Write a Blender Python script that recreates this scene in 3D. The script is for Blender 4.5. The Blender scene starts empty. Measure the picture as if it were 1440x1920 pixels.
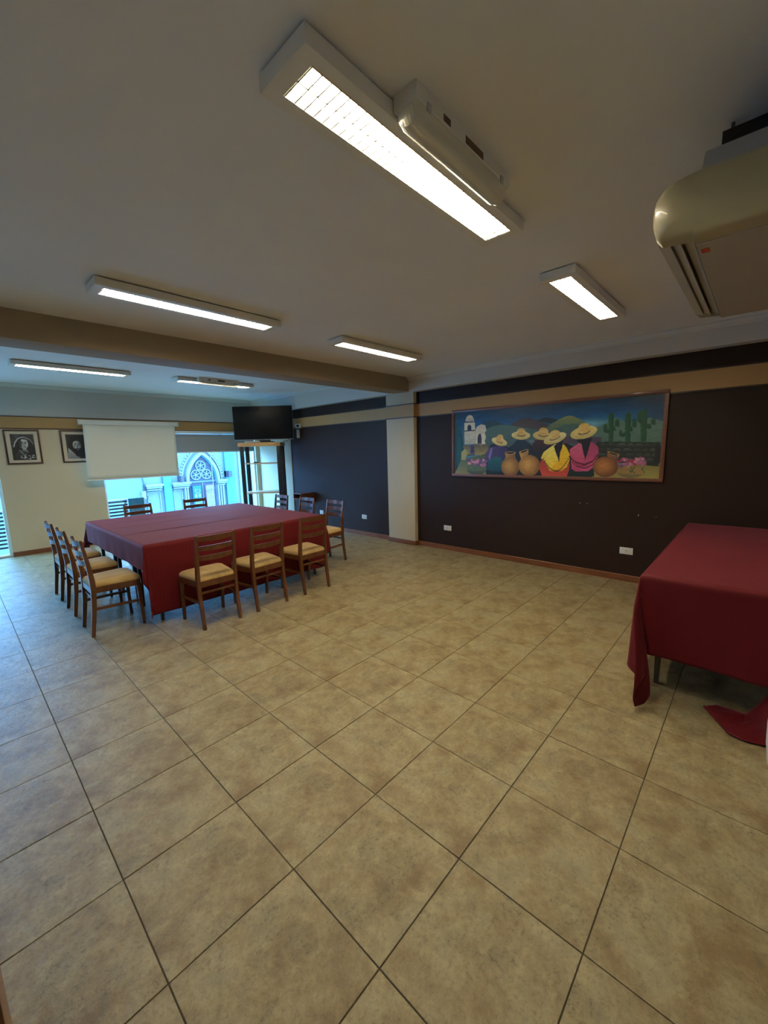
import bpy, bmesh, math, random
import numpy as np
from mathutils import Vector, Matrix
random.seed(7)
S = bpy.context.scene
COL = S.collection
PI = math.pi

# ---------------------------------------------------------------- camera
T = 0.45
CAM = Vector((-0.25772, -0.27794, 1.57415))
F_PX = 759.606
yaw, pitch, roll = -0.8216309, 0.1538417, -0.02653222
fw = Vector((-math.sin(yaw) * math.cos(pitch), math.cos(yaw) * math.cos(pitch), -math.sin(pitch)))
rt = Vector((math.cos(yaw), math.sin(yaw), 0.0))
up = rt.cross(fw)
r2 = rt * math.cos(roll) + up * math.sin(roll)
u2 = -rt * math.sin(roll) + up * math.cos(roll)
cam_data = bpy.data.cameras.new('camera')
cam = bpy.data.objects.new('camera', cam_data)
COL.objects.link(cam)
M = Matrix((r2, u2, -fw)).transposed().to_4x4()
M.translation = CAM
cam.matrix_world = M
cam_data.sensor_fit = 'VERTICAL'
cam_data.sensor_height = 36.0
cam_data.sensor_width = 27.0
cam_data.lens = F_PX / 1920.0 * 36.0
cam_data.clip_start = 0.02
cam_data.clip_end = 200
S.camera = cam

# ---------------------------------------------------------------- world, exposure
S.view_settings.view_transform = 'Standard'
S.view_settings.look = 'None'
S.view_settings.gamma = 1.0
S.view_settings.use_curve_mapping = False
S.view_settings.exposure = 0.78
W = bpy.data.worlds.new('sky')
S.world = W
W.use_nodes = True
wn = W.node_tree.nodes
bg = wn['Background']
bg.inputs[0].default_value = (0.17, 0.49, 1.0, 1)
bg.inputs[1].default_value = 14.5
S.cycles.max_bounces = 8
S.cycles.diffuse_bounces = 4
S.cycles.glossy_bounces = 4
S.cycles.transparent_max_bounces = 12
S.cycles.sample_clamp_indirect = 4.0
S.cycles.caustics_reflective = False
S.cycles.caustics_refractive = False
S.cycles.use_denoising = True
S.cycles.use_adaptive_sampling = True
S.cycles.adaptive_threshold = 0.03
LAMP = 64.0          # radiance of the fluorescent tubes
# the daylight enters through the two glazed openings (portals guide sampling only)
def portal(loc, sx, sy):
    l = bpy.data.lights.new('window_portal', 'AREA'); l.shape = 'RECTANGLE'; l.size = sx; l.size_y = sy
    l.cycles.is_portal = True
    o = bpy.data.objects.new('window_portal', l); COL.objects.link(o)
    o.location = loc; o.rotation_euler = (-PI / 2, 0, 0); return o
portal((3.26, 8.72, 1.05), 3.1, 2.0)
portal((-0.94, 8.72, 1.05), 2.5, 2.0)

# ---------------------------------------------------------------- helpers
def lin(c):
    return tuple((x / 255 / 12.92) if x / 255 <= .04045 else ((x / 255 + .055) / 1.055) ** 2.4 for x in c)

class NT:
    def __init__(s, m):
        s.t = m.node_tree; s.n = s.t.nodes; s.l = s.t.links; s.b = s.n['Principled BSDF']
    def add(s, k, **kw):
        n = s.n.new(k)
        for a, v in kw.items():
            if a.startswith('i_'):
                n.inputs[a[2:].replace('_', ' ')].default_value = v
            else: setattr(n, a, v)
        return n
    def link(s, a, b): s.l.new(a, b)
    def ramp(s, src, stops):
        r = s.n.new('ShaderNodeValToRGB'); e = r.color_ramp.elements
        while len(e) < len(stops): e.new(.5)
        for x, (p, c) in zip(e, stops):
            x.position = p; x.color = (*c, 1) if len(c) == 3 else c
        s.link(src, r.inputs[0]); return r
    def mixc(s, f, a, b, mode='MIX'):
        m = s.n.new('ShaderNodeMix'); m.data_type = 'RGBA'; m.blend_type = mode
        for sock, v in ((m.inputs[0], f), (m.inputs[6], a), (m.inputs[7], b)):
            if hasattr(v, 'is_linked'): s.link(v, sock)
            elif isinstance(v, (int, float)): sock.default_value = v
            else: sock.default_value = (*v, 1)
        return m.outputs[2]
    def math(s, op, a, b=0.0):
        m = s.n.new('ShaderNodeMath'); m.operation = op
        for sock, v in ((m.inputs[0], a), (m.inputs[1], b)):
            if hasattr(v, 'is_linked'): s.link(v, sock)
            else: sock.default_value = v
        return m.outputs[0]
    def coords(s, kind='Object', scale=(1, 1, 1), rot=(0, 0, 0)):
        c = s.n.new('ShaderNodeTexCoord'); m = s.n.new('ShaderNodeMapping')
        m.inputs['Scale'].default_value = scale; m.inputs['Rotation'].default_value = rot
        s.link(c.outputs[kind], m.inputs[0]); return m.outputs[0]
    def noise(s, vec, scale, detail=4, rough=.5, dist=0.0):
        n = s.n.new('ShaderNodeTexNoise'); n.inputs['Scale'].default_value = scale
        n.inputs['Detail'].default_value = detail; n.inputs['Roughness'].default_value = rough
        n.inputs['Distortion'].default_value = dist
        if vec is not None: s.link(vec, n.inputs['Vector'])
        return n.outputs[0]
    def bump(s, h, strength, dist=.01):
        b = s.n.new('ShaderNodeBump'); b.inputs['Strength'].default_value = strength
        b.inputs['Distance'].default_value = dist
        s.link(h, b.inputs['Height']); s.link(b.outputs[0], s.b.inputs['Normal'])

def mat(name, base=(.8, .8, .8), rough=.5, metal=0.0, spec=.5, emis=None, estr=0.0, coat=0.0):
    m = bpy.data.materials.new(name); m.use_nodes = True
    b = m.node_tree.nodes['Principled BSDF']
    b.inputs['Base Color'].default_value = (*base, 1)
    b.inputs['Roughness'].default_value = rough
    b.inputs['Metallic'].default_value = metal
    b.inputs['Specular IOR Level'].default_value = spec
    b.inputs['Coat Weight'].default_value = coat
    if emis: b.inputs['Emission Color'].default_value = (*emis, 1); b.inputs['Emission Strength'].default_value = estr
    return m

def paint(name, base, rough=.6, bump=.08, var=.06, spec=.5):
    m = mat(name, base, rough, spec=spec); n = NT(m); v = n.coords('Object')
    a = n.noise(v, 1.3, 3); c = n.mixc(a, tuple(x * (1 - var) for x in base), tuple(min(1, x * (1 + var)) for x in base))
    n.link(c, n.b.inputs['Base Color'])
    n.bump(n.noise(v, 90, 3), bump, .004); return m

def wood(name, dark, light, rough=.35, axis=(3, 3, 40), coat=.15):
    m = mat(name, dark, rough, coat=coat); n = NT(m)
    v = n.coords('Object', axis)
    a = n.noise(v, 1.6, 5, .6, 1.2)
    r = n.ramp(a, [(.3, dark), (.7, light)]); n.link(r.outputs[0], n.b.inputs['Base Color'])
    n.bump(n.noise(v, 6, 3), .05, .002); return m

M_CREAM = paint('cream_paint', (.62, .52, .36), .7)
M_CEIL = paint('ceiling_paint', (.87, .87, .86), .75)
M_UPPER = paint('pale_grey_paint', (.62, .59, .53), .72)
M_BEAM = paint('tan_beam_paint', (.36, .29, .19), .7)
M_BROWN = paint('dark_brown_paint', (.028, .0145, .0105), .5, .05, .08, .22)
M_BAND = paint('ochre_band_paint', (.46, .27, .095), .5)
M_TRIM = mat('thin_brown_bead', (.05, .022, .012), .4)
M_CORN = paint('cornice_white', (.66, .65, .61), .6)
M_BASEB = wood('baseboard_wood', (.14, .045, .018), (.24, .085, .03), .35, (2, 2, 20))
M_WALN = wood('chair_wood', (.080, .026, .009), (.165, .058, .018), .32, (8, 8, 2.2), .2)
M_FRAMEW = wood('painting_frame_wood', (.15, .055, .032), (.22, .085, .05), .4)
M_DFRAME = wood('picture_frame_wood', (.035, .012, .008), (.07, .022, .014), .35)
M_OAK = wood('oak_shelf', (.50, .27, .09), (.62, .36, .14), .45, (2, 12, 12))
M_PALEW = wood('pale_shelf', (.55, .42, .28), (.68, .55, .40), .45, (2, 12, 12))
M_WHITE = mat('white_plastic', (.75, .74, .70), .35)
M_HOUS = mat('lamp_housing_white', (.84, .82, .74), .45)
M_WFRAME = mat('white_window_frame', (.8, .82, .84), .35)
M_BLACK = mat('black_metal', (.008, .008, .009), .4)
M_SCREEN = mat('tv_screen', (.003, .003, .004), .25, spec=.25)
M_BLKPL = mat('black_plastic', (.012, .012, .013), .35)
M_SILVER = mat('silver_trim', (.5, .5, .5), .3, .8)
M_CANVAS = mat('screen_canvas', (.74, .73, .65), .85)
M_BLIND = mat('grey_blind', (.30, .31, .32), .8)
M_MATBD = mat('mat_board', (.62, .53, .40), .8)
M_LEGD = mat('dark_table_leg', (.06, .045, .03), .5)
M_TTOP = mat('table_board', (.25, .18, .11), .6)
M_ACB = mat('aged_ac_plastic', (.42, .37, .22), .32, coat=.2)
M_ACP = mat('ac_panel', (.40, .35, .28), .5)
M_ACM = mat('ac_sheet_metal', (.45, .45, .43), .5, .2)
M_ACL = mat('ac_louver', (.48, .45, .37), .45)
M_RED = mat('red_sticker', (.55, .07, .03), .5)
M_STK = mat('dark_sticker', (.12, .06, .03), .6)
M_REFL = mat('lamp_reflector', (.85, .85, .80), .25, .6)
M_BLADE = mat('lamp_louver_blade', (.22, .22, .20), .4, .2)
M_GLOWREF = mat('lamp_glow_reflection', (.75, .55, .25), .2, 1.0)  # gold colour paints the warm glow reflected at the lamp opening
M_TUBE = mat('fluorescent_tube', (.9, .9, .85), .4, emis=(1.0, .87, .62), estr=LAMP)
M_BRASS = mat('rod_steel', (.12, .12, .12), .4, .8)

def glass(name, tint, refl=.06, rough=0.0):
    m = bpy.data.materials.new(name); m.use_nodes = True
    t = m.node_tree; t.nodes.remove(t.nodes['Principled BSDF'])
    tr = t.nodes.new('ShaderNodeBsdfTransparent'); tr.inputs[0].default_value = (*tint, 1)
    g = t.nodes.new('ShaderNodeBsdfGlossy'); g.inputs['Roughness'].default_value = rough
    mx = t.nodes.new('ShaderNodeMixShader'); mx.inputs[0].default_value = refl
    t.links.new(tr.outputs[0], mx.inputs[1]); t.links.new(g.outputs[0], mx.inputs[2])
    t.links.new(mx.outputs[0], t.nodes['Material Output'].inputs[0]); return m
M_GLASS = glass('window_glass', (.93, .97, .98))
def diffuser():
    m = bpy.data.materials.new('clear_ribbed_cover'); m.use_nodes = True
    b = m.node_tree.nodes['Principled BSDF']
    b.inputs['Base Color'].default_value = (.80, .77, .62, 1); b.inputs['Roughness'].default_value = .18
    b.inputs['Alpha'].default_value = .7
    n = NT(m); v = n.coords('Object', (1, 1, 1)); w = n.add('ShaderNodeTexWave'); w.bands_direction = 'Y'
    w.inputs['Scale'].default_value = 30; n.link(v, w.inputs[0]); n.bump(w.outputs[1], .3, .002); return m
M_COVER = diffuser()

def cloth_mat():
    m = mat('crimson_tablecloth', (.11, .005, .009), .68, spec=.22); n = NT(m); v = n.coords('Object')
    w = n.add('ShaderNodeTexWave'); w.bands_direction = 'X'; w.inputs['Scale'].default_value = 9
    w.inputs['Distortion'].default_value = 2.5; w.inputs['Detail'].default_value = 3; w.inputs['Detail Scale'].default_value = 1.5
    n.link(v, w.inputs[0])
    a = n.noise(n.coords('Object', (260, 40, 260)), 1, 2)
    c = n.mixc(n.math('MULTIPLY', w.outputs[1], .5), (.122, .0048, .0085), (.086, .0034, .006))
    c2 = n.mixc(n.math('MULTIPLY', a, .25), c, (.150, .009, .013)); n.link(c2, n.b.inputs['Base Color'])
    n.b.inputs['Sheen Weight'].default_value = .34; n.b.inputs['Sheen Roughness'].default_value = .35
    n.b.inputs['Sheen Tint'].default_value = (1, .36, .38, 1)
    n.bump(n.noise(n.coords('Object', (1, 1, 1)), 240, 2), .25, .002); return m
M_CLOTH = cloth_mat()

def seat_mat():
    m = mat('mustard_seat_fabric', (.5, .33, .13), .85, spec=.2); n = NT(m); v = n.coords('Object', (14, 3, 6))
    a = n.noise(v, 1, 3, .6, .6); r = n.ramp(a, [(.35, (.46, .30, .11)), (.65, (.60, .42, .18))])
    n.link(r.outputs[0], n.b.inputs['Base Color']); n.b.inputs['Sheen Weight'].default_value = .3
    n.bump(n.noise(n.coords('Object'), 400, 2), .3, .002); return m
M_SEAT = seat_mat()

def tile_mat():
    m = mat('slate_look_tile', (.4, .3, .2), .4, spec=.5); n = NT(m)
    c = n.n.new('ShaderNodeTexCoord'); oi = n.n.new('ShaderNodeObjectInfo')
    k = n.math('MULTIPLY', n.math('FLOOR', n.math('MULTIPLY', oi.outputs['Random'], 5)), 3.71)
    cb = n.n.new('ShaderNodeCombineXYZ'); n.link(k, cb.inputs[2])
    ad = n.n.new('ShaderNodeVectorMath'); ad.operation = 'ADD'
    n.link(c.outputs['Object'], ad.inputs[0]); n.link(cb.outputs[0], ad.inputs[1]); v = ad.outputs[0]
    big = n.noise(v, 4.6, 8, .66, .25)
    r = n.ramp(big, [(.36, (.25, .175, .085)), (.45, (.335, .262, .138)), (.54, (.40, .335, .190)), (.66, (.37, .33, .205))])
    # greener, darker cloud
    mp = n.n.new('ShaderNodeMapping'); mp.inputs['Location'].default_value = (3.3, 1.2, 5.5); n.link(v, mp.inputs[0])
    g = n.noise(mp.outputs[0], 5.5, 6, .68, .5)
    gm = n.ramp(g, [(.52, (0, 0, 0)), (.68, (1, 1, 1))])
    col = n.mixc(n.math('MULTIPLY', gm.outputs[0], .55), r.outputs[0], (.20, .18, .105))
    # speckle
    sp = n.noise(v, 62, 5, .8); spm = n.ramp(sp, [(.51, (0, 0, 0)), (.61, (1, 1, 1))])
    sm = n.math('MULTIPLY', spm.outputs[0], n.math('ADD', n.math('MULTIPLY', gm.outputs[0], .6), .36))
    col = n.mixc(sm, col, (.15, .115, .065))
    fine = n.noise(v, 30, 7, .72, .25)
    col = n.mixc(.62, col, n.mixc(fine, (.24, .24, .24), (.74, .74, .74)), 'OVERLAY')
    md = n.noise(mp.outputs[0], 13, 8, .7, .3)
    col = n.mixc(.6, col, n.mixc(n.ramp(md, [(.3, (0, 0, 0)), (.7, (1, 1, 1))]).outputs[0], (.33, .31, .27), (.63, .62, .58)), 'OVERLAY')
    # hairline cracks
    cr = n.noise(v, 3.2, 7, .62, 0)
    d = n.math('ABSOLUTE', n.math('SUBTRACT', cr, .5)); line = n.math('LESS_THAN', d, .0022)
    br = n.noise(mp.outputs[0], 3.0, 2); lm = n.math('MULTIPLY', line, n.math('GREATER_THAN', br, .60))
    col = n.mixc(n.math('MULTIPLY', lm, .55), col, (.13, .10, .06))
    n.link(col, n.b.inputs['Base Color'])
    rr = n.ramp(fine, [(.3, (.30, .30, .30)), (.7, (.46, .46, .46))]); n.link(rr.outputs[0], n.b.inputs['Roughness'])
    h = n.math('ADD', n.math('MULTIPLY', fine, .6), n.math('MULTIPLY', big, .8))
    h = n.math('SUBTRACT', h, n.math('MULTIPLY', lm, .25)); n.bump(h, .8, .009)
    return m
M_TILE = tile_mat()
M_GROUT = paint('brown_grout', (.085, .065, .035), .8)

def new_obj(name, bm, m=None, parent=None, smooth=False):
    me = bpy.data.meshes.new(name)
    bmesh.ops.recalc_face_normals(bm, faces=bm.faces)
    bm.to_mesh(me); bm.free()
    if m: me.materials.append(m)
    if smooth:
        for p in me.polygons: p.use_smooth = True
        try: me.set_sharp_from_angle(angle=math.radians(38))
        except Exception: pass
    o = bpy.data.objects.new(name, me); COL.objects.link(o)
    if parent: o.parent = parent
    return o

def box(bm, x0, x1, y0, y1, z0, z1, bev=0.0, seg=2):
    r = bmesh.ops.create_cube(bm, size=1)
    vs = r['verts']
    for v in vs:
        v.co = Vector((x0 + (v.co.x + .5) * (x1 - x0), y0 + (v.co.y + .5) * (y1 - y0), z0 + (v.co.z + .5) * (z1 - z0)))
    if bev > 0:
        es = list({e for v in vs for e in v.link_edges})
        bmesh.ops.bevel(bm, geom=es, offset=bev, segments=seg, affect='EDGES', profile=.6)
    return bm

def nb(): return bmesh.new()
def bx(name, x0, x1, y0, y1, z0, z1, m, parent=None, bev=0.0, seg=2):
    return new_obj(name, box(nb(), x0, x1, y0, y1, z0, z1, bev, seg), m, parent, bev > 0)

def struct(o): o['kind'] = 'structure'; return o
def tag(o, label, cat, group=None):
    o['label'] = label; o['category'] = cat
    if group: o['group'] = group
    return o
def empty(name, loc, rz=0.0):
    o = bpy.data.objects.new(name, None); COL.objects.link(o); o.location = loc; o.rotation_euler = (0, 0, rz)
    o.empty_display_size = .1; return o
def copy_tree(o, parent=None):
    c = o.copy(); COL.objects.link(c); c.parent = parent
    for ch in [x for x in COL.objects if x.parent == o]: copy_tree(ch, c)
    return c
def tube(bm, pts, r, seg=8, caps=True):
    pts = [Vector(p) for p in pts]; rings = []
    rs = r if isinstance(r, (list, tuple)) else [r] * len(pts)
    for i, p in enumerate(pts):
        d = (pts[min(i + 1, len(pts) - 1)] - pts[max(i - 1, 0)]).normalized()
        a = d.cross(Vector((0, 0, 1))) if abs(d.z) < .95 else d.cross(Vector((0, 1, 0)))
        a.normalize(); b = d.cross(a).normalized()
        rings.append([bm.verts.new(p + (a * math.cos(2 * PI * k / seg) + b * math.sin(2 * PI * k / seg)) * rs[i]) for k in range(seg)])
    for A, B in zip(rings, rings[1:]):
        for k in range(seg): bm.faces.new((A[k], A[(k + 1) % seg], B[(k + 1) % seg], B[k]))
    if caps: bm.faces.new(rings[0][::-1]); bm.faces.new(rings[-1])
    return bm
def prism(bm, poly, axis, a0, a1):
    """poly: 2-D points in the plane normal to axis; extruded from a0 to a1"""
    def P(p, a):
        return {'x': (a, p[0], p[1]), 'y': (p[0], a, p[1]), 'z': (p[0], p[1], a)}[axis]
    A = [bm.verts.new(P(p, a0)) for p in poly]; B = [bm.verts.new(P(p, a1)) for p in poly]
    n = len(poly)
    bm.faces.new(A); bm.faces.new(B[::-1])
    for k in range(n): bm.faces.new((A[k], B[k], B[(k + 1) % n], A[(k + 1) % n]))
    return bm
def sweep_rect(bm, path, w, d, side=Vector((1, 0, 0))):
    """rectangular section (w along side, d across) swept along path; w, d lists or numbers"""
    path = [Vector(p) for p in path]; rings = []
    for i, p in enumerate(path):
        t = (path[min(i + 1, len(path) - 1)] - path[max(i - 1, 0)]).normalized()
        nrm = side.cross(t).normalized()
        ww = w[i] if isinstance(w, list) else w; dd = d[i] if isinstance(d, list) else d
        rings.append([bm.verts.new(p + side * sx * ww / 2 + nrm * sy * dd / 2) for sx, sy in ((-1, -1), (1, -1), (1, 1), (-1, 1))])
    for A, B in zip(rings, rings[1:]):
        for k in range(4): bm.faces.new((A[k], A[(k + 1) % 4], B[(k + 1) % 4], B[k]))
    bm.faces.new(rings[0][::-1]); bm.faces.new(rings[-1]); return bm

def raster(shapes, nu, nv, bgfn):
    """paint flat artwork: list of (c1, c2, mode, polygon in 0..1 canvas units) -> (nv, nu, 3) linear colours"""
    s = (np.arange(nu) + .5) / nu; t = (np.arange(nv) + .5) / nv
    SX, TY = np.meshgrid(s, t); img = bgfn(SX, TY)
    for c1, c2, mode, poly in shapes:
        p = np.array(poly, float)
        x0, x1, y0, y1 = p[:, 0].min(), p[:, 0].max(), p[:, 1].min(), p[:, 1].max()
        i0, i1 = max(0, int(x0 * nu) - 1), min(nu, int(x1 * nu) + 2); j0, j1 = max(0, int(y0 * nv) - 1), min(nv, int(y1 * nv) + 2)
        if i0 >= i1 or j0 >= j1: continue
        X = SX[j0:j1, i0:i1]; Y = TY[j0:j1, i0:i1]; ins = np.zeros(X.shape, bool)
        for k in range(len(p)):
            xa, ya = p[k]; xb, yb = p[(k + 1) % len(p)]
            if ya == yb: continue
            cnd = ((ya > Y) != (yb > Y)) & (X < (xb - xa) * (Y - ya) / (yb - ya) + xa); ins ^= cnd
        if mode == 'x': g = (X - x0) / max(x1 - x0, 1e-6)
        elif mode == 'r': g = np.clip(np.hypot((X - (x0 + x1) / 2) / max(x1 - x0, 1e-6) * 2 + .15, (Y - (y0 + y1) / 2) / max(y1 - y0, 1e-6) * 2 - .1), 0, 1) ** 1.5
        else: g = (y1 - Y) / max(y1 - y0, 1e-6)
        a = np.array(c1, float); b = np.array(c2, float)
        colr = a + (b - a) * g[..., None]
        sub = img[j0:j1, i0:i1]; sub[ins] = colr[ins]
    v = np.clip(img, 0, 255) / 255
    return np.where(v <= .04045, v / 12.92, ((v + .055) / 1.055) ** 2.4)

def brush(nu, nv, seed, ax=6, ay=2, passes=3):
    r = np.random.RandomState(seed); a = r.rand(nv, nu) - .5
    for _ in range(passes):
        for k, n in ((1, ax), (0, ay)):
            c = a.copy()
            for i in range(1, n + 1): c += np.roll(a, i, k) + np.roll(a, -i, k)
            a = c / (2 * n + 1)
    return a / (np.abs(a).max() + 1e-9)

def canvas(name, img, corner, du, dv, m, parent=None):
    """grid of vertices carrying the artwork's colours; corner = bottom-left, du / dv = full edges"""
    nv, nu = img.shape[:2]
    corner, du, dv = (np.array(q, float) for q in (corner, du, dv))
    U, V = np.meshgrid(np.linspace(0, 1, nu), np.linspace(0, 1, nv))
    co = corner + U[..., None] * du + V[..., None] * dv
    idx = np.arange(nu * nv).reshape(nv, nu)
    f = np.stack([idx[:-1, :-1], idx[:-1, 1:], idx[1:, 1:], idx[1:, :-1]], -1).reshape(-1, 4)
    me = bpy.data.meshes.new(name)
    me.vertices.add(nu * nv); me.vertices.foreach_set('co', co.reshape(-1))
    me.loops.add(f.size); me.loops.foreach_set('vertex_index', f.reshape(-1))
    me.polygons.add(len(f)); me.polygons.foreach_set('loop_start', np.arange(0, f.size, 4))
    me.update(calc_edges=True)
    at = me.color_attributes.new('art', 'FLOAT_COLOR', 'POINT')
    at.data.foreach_set('color', np.concatenate([img, np.ones((nv, nu, 1))], -1).reshape(-1).astype(np.float32))
    me.materials.append(m)
    o = bpy.data.objects.new(name, me); COL.objects.link(o)
    if parent: o.parent = parent
    return o
def art_mat(name, rough, gain=1.0):
    m = mat(name, (.5, .5, .5), rough); n = NT(m); a = n.n.new('ShaderNodeAttribute'); a.attribute_name = 'art'
    c = n.mixc(1.0, a.outputs[0], (gain, gain, gain), 'MULTIPLY'); n.link(c, n.b.inputs['Base Color']); return m
# ---------------------------------------------------------------- room shell
XR, YF, ZC, ZCB = 4.90, 8.50, 2.65, 2.75
XL, YR = -2.7, -1.7
floor = struct(bx('floor', XL - .1, XR + .1, YR - .1, YF + .35, -.06, -.004, M_GROUT))
def tile_mesh(sx, sy):
    bm = nb(); box(bm, -sx / 2, sx / 2, -sy / 2, sy / 2, -.010, 0.0)
    es = [e for e in bm.edges if all(v.co.z > -.001 for v in e.verts)]
    bmesh.ops.bevel(bm, geom=es, offset=.0013, segments=1, affect='EDGES')
    me = bpy.data.meshes.new('floor_tile'); bm.to_mesh(me); bm.free(); me.materials.append(M_TILE); return me
G = .0040
meshes = {}
rest = nb()
rnd = random.Random(4)
for i in range(-6, 11):
    for j in range(-4, 19):
        x0, x1, y0, y1 = i * T, (i + 1) * T, j * T, (j + 1) * T
        x1 = min(x1, XR - .002); y1 = min(y1, YF + .02)
        sx, sy = x1 - x0 - G, y1 - y0 - G
        if sx < .05 or sy < .05: continue
        cx, cy = (x0 + x1) / 2, (y0 + y1) / 2
        if i >= -2 and (j >= 0 or i >= 0) and j >= -2 and len(meshes) >= 0 and not (j < 0 and i < 4):
            k = (round(sx, 4), round(sy, 4))
            if k not in meshes: meshes[k] = tile_mesh(sx, sy)
            o = bpy.data.objects.new('tile', meshes[k]); COL.objects.link(o); o.parent = floor
            o.location = (cx, cy, rnd.uniform(-.0004, .0004))
            o.rotation_euler = (rnd.uniform(-.0012, .0012), rnd.uniform(-.0012, .0012), 0)
        else:
            box(rest, cx - sx / 2, cx + sx / 2, cy - sy / 2, cy + sy / 2, -.010, 0)
o = new_obj('tile_field', rest, M_TILE, floor); o['kind'] = 'stuff'

# ceiling: front part lower than the part beyond the beam
struct(bx('ceiling', XL - .1, XR + .1, YR - .1, 4.0, ZC, ZC + .3, M_CEIL))
struct(bx('ceiling', XL - .1, XR + .1, 3.99, YF + .3, ZCB, ZCB + .2, M_CEIL))
struct(bx('beam', XL, 4.762, 3.80, 4.13, 2.44, 2.76, M_BEAM, bev=.004))
struct(bx('beam', 4.76, 4.905, YR, YF, 2.44, 2.76, M_UPPER, bev=.004))
# right wall
wr = struct(bx('wall_right', XR, XR + .2, YR - .1, 7.2, -.05, 2.5, M_BROWN))
bm = nb()
for y, z, w, h in ((1.287, .871, .012, .006), (1.203, .870, .008, .006), (.669, .777, .008, .016), (.504, .769, .006, .005)):
    box(bm, XR - .0015, XR + .001, y - w / 2, y + w / 2, z - h / 2, z + h / 2)
new_obj('paint_chips', bm, M_CREAM, wr)
struct(bx('pillar', 4.885, 5.1, 7.2, YF + .02, -.05, 2.5, M_CREAM, bev=.003))
struct(bx('pillar', 4.825, 5.0, 3.765, 4.34, -.05, 2.441, M_CREAM, bev=.004))
# far wall with two openings
def far(name, x0, x1, z0, z1, m): return struct(bx(name, x0, x1, YF, YF + .22, z0, z1, m))
wf = empty('wall_far', (0, 0, 0)); wf['kind'] = 'structure'
for x0, x1, z0, z1, m in ((.33, 1.70, -.05, 2.06, M_CREAM), (4.79, 4.95, -.05, 2.06, M_CREAM), (XL - .1, -2.2, -.05, 2.06, M_CREAM),
                          (XL - .1, 4.95, 2.06, 2.8, M_UPPER), (1.70, 4.79, -.05, .04, M_CREAM)):
    bx('wall_section', x0, x1, YF, YF + .22, z0, z1, m, wf)
struct(bx('wall_left', XL - .2, XL, YR - .1, YF + .2, -.05, 2.8, M_CEIL))
struct(bx('wall_rear', XL - .1, XR + .1, YR - .2, YR, -.05, 2.8, M_CEIL))
# short stub with wooden jamb at the near left
struct(bx('wall_entry', -.60, -.345, .455, .545, -.02, 2.66, M_CREAM))
jb = nb(); box(jb, -.345, -.300, .44, .56, 0, 2.1, .004); box(jb, -.352, -.338, .425, .575, 0, 2.15, .003)
struct(new_obj('trim_1', jb, M_BASEB, smooth=True))

# ochre band with thin beads
def band_x(name, x, y0, y1, z0=2.062, z1=2.262):
    o = struct(bx(name, x - .008, x + .004, y0, y1, z0, z1, M_BAND))
    for z in (z0, z1): bx('bead', x - .014, x, y0, y1, z - .007, z + .007, M_TRIM, o)
    return o
band_x('trim_2', XR, YR, 3.765); band_x('trim_2', XR, 4.34, 7.12)
c = struct(bx('trim_2', 4.815, 4.90, 3.755, 4.35, 2.062, 2.262, M_BAND))
for z in (2.062, 2.262): bx('bead', 4.809, 4.90, 3.749, 4.356, z - .007, z + .007, M_TRIM, c)
o = struct(bx('trim_3', XL, 4.88, YF - .008, YF + .002, 2.055, 2.245, M_BAND))
for z in (2.055, 2.245): bx('bead', XL, 4.88, YF - .014, YF, z - .007, z + .007, M_TRIM, o)
# cornices
def cornice(poly_axis, a0, a1, x, sgn, z, name):
    prof = [(0, 0), (0, -.055), (.006, -.055), (.012, -.046), (.022, -.040), (.040, -.020), (.046, -.010), (.058, -.008), (.058, 0)]
    bm = nb()
    if poly_axis == 'y': prism(bm, [(x + sgn * p, z + q) for p, q in prof], 'y', a0, a1)
    else: prism(bm, [(x + sgn * p, z + q) for p, q in prof], 'x', a0, a1)
    return struct(new_obj(name, bm, M_CORN))
cornice('y', YR, 3.80, 4.76, -1, ZC, 'trim_4'); cornice('y', 4.13, YF, 4.76, -1, ZCB, 'trim_4')
cornice('x', XL, 4.76, YF, -1, ZCB, 'trim_5')
# baseboards
def bb_prof(bm, axis, a0, a1, x, sgn):
    prof = [(0, 0), (0, .075), (sgn * .006, .075), (sgn * .012, .068), (sgn * .012, 0)]
    prism(bm, [(x + p, q) for p, q in prof], axis, a0, a1)
for y0, y1, x in ((YR, 3.752, XR), (4.352, 7.19, XR)):
    b = nb(); bb_prof(b, 'y', y0, y1, x, -1); struct(new_obj('baseboard_right', b, M_BASEB))
struct(bx('baseboard_right', 4.812, 4.90, 3.752, 4.352, 0, .075, M_BASEB, bev=.003))
struct(bx('baseboard_right', 4.872, 4.90, 7.19, 8.49, 0, .075, M_BASEB, bev=.003))
b = nb(); bb_prof(b, 'x', .335, 1.70, YF, -1); struct(new_obj('baseboard_far', b, M_BASEB))

# windows
def window(name, x0, x1, z0, z1, muls=()):
    root = empty(name, (0, 0, 0)); root['kind'] = 'structure'
    w = .035
    for a, b_, c_, d in ((x0, x0 + w, z0, z1), (x1 - w, x1, z0, z1), (x0 + w, x1 - w, z0, z0 + w), (x0 + w, x1 - w, z1 - w, z1)):
        bx('window_frame', a, b_, YF + .05, YF + .11, c_, d, M_WFRAME, root, .003)
    edges = [x0 + w] + list(muls) + [x1 - w]
    for mx in muls: bx('mullion', mx - .02, mx + .02, YF + .05, YF + .11, z0 + w, z1 - w, M_WFRAME, root, .003)
    for a, b_ in zip(edges, edges[1:]): bx('window_pane', a, b_, YF + .078, YF + .082, z0 + w, z1 - w, M_GLASS, root)
    return root
window('window_1', 1.70, 4.79, .04, 2.06)
window('window_2', -2.2, .33, .0, 2.06, (-.95,))

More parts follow.
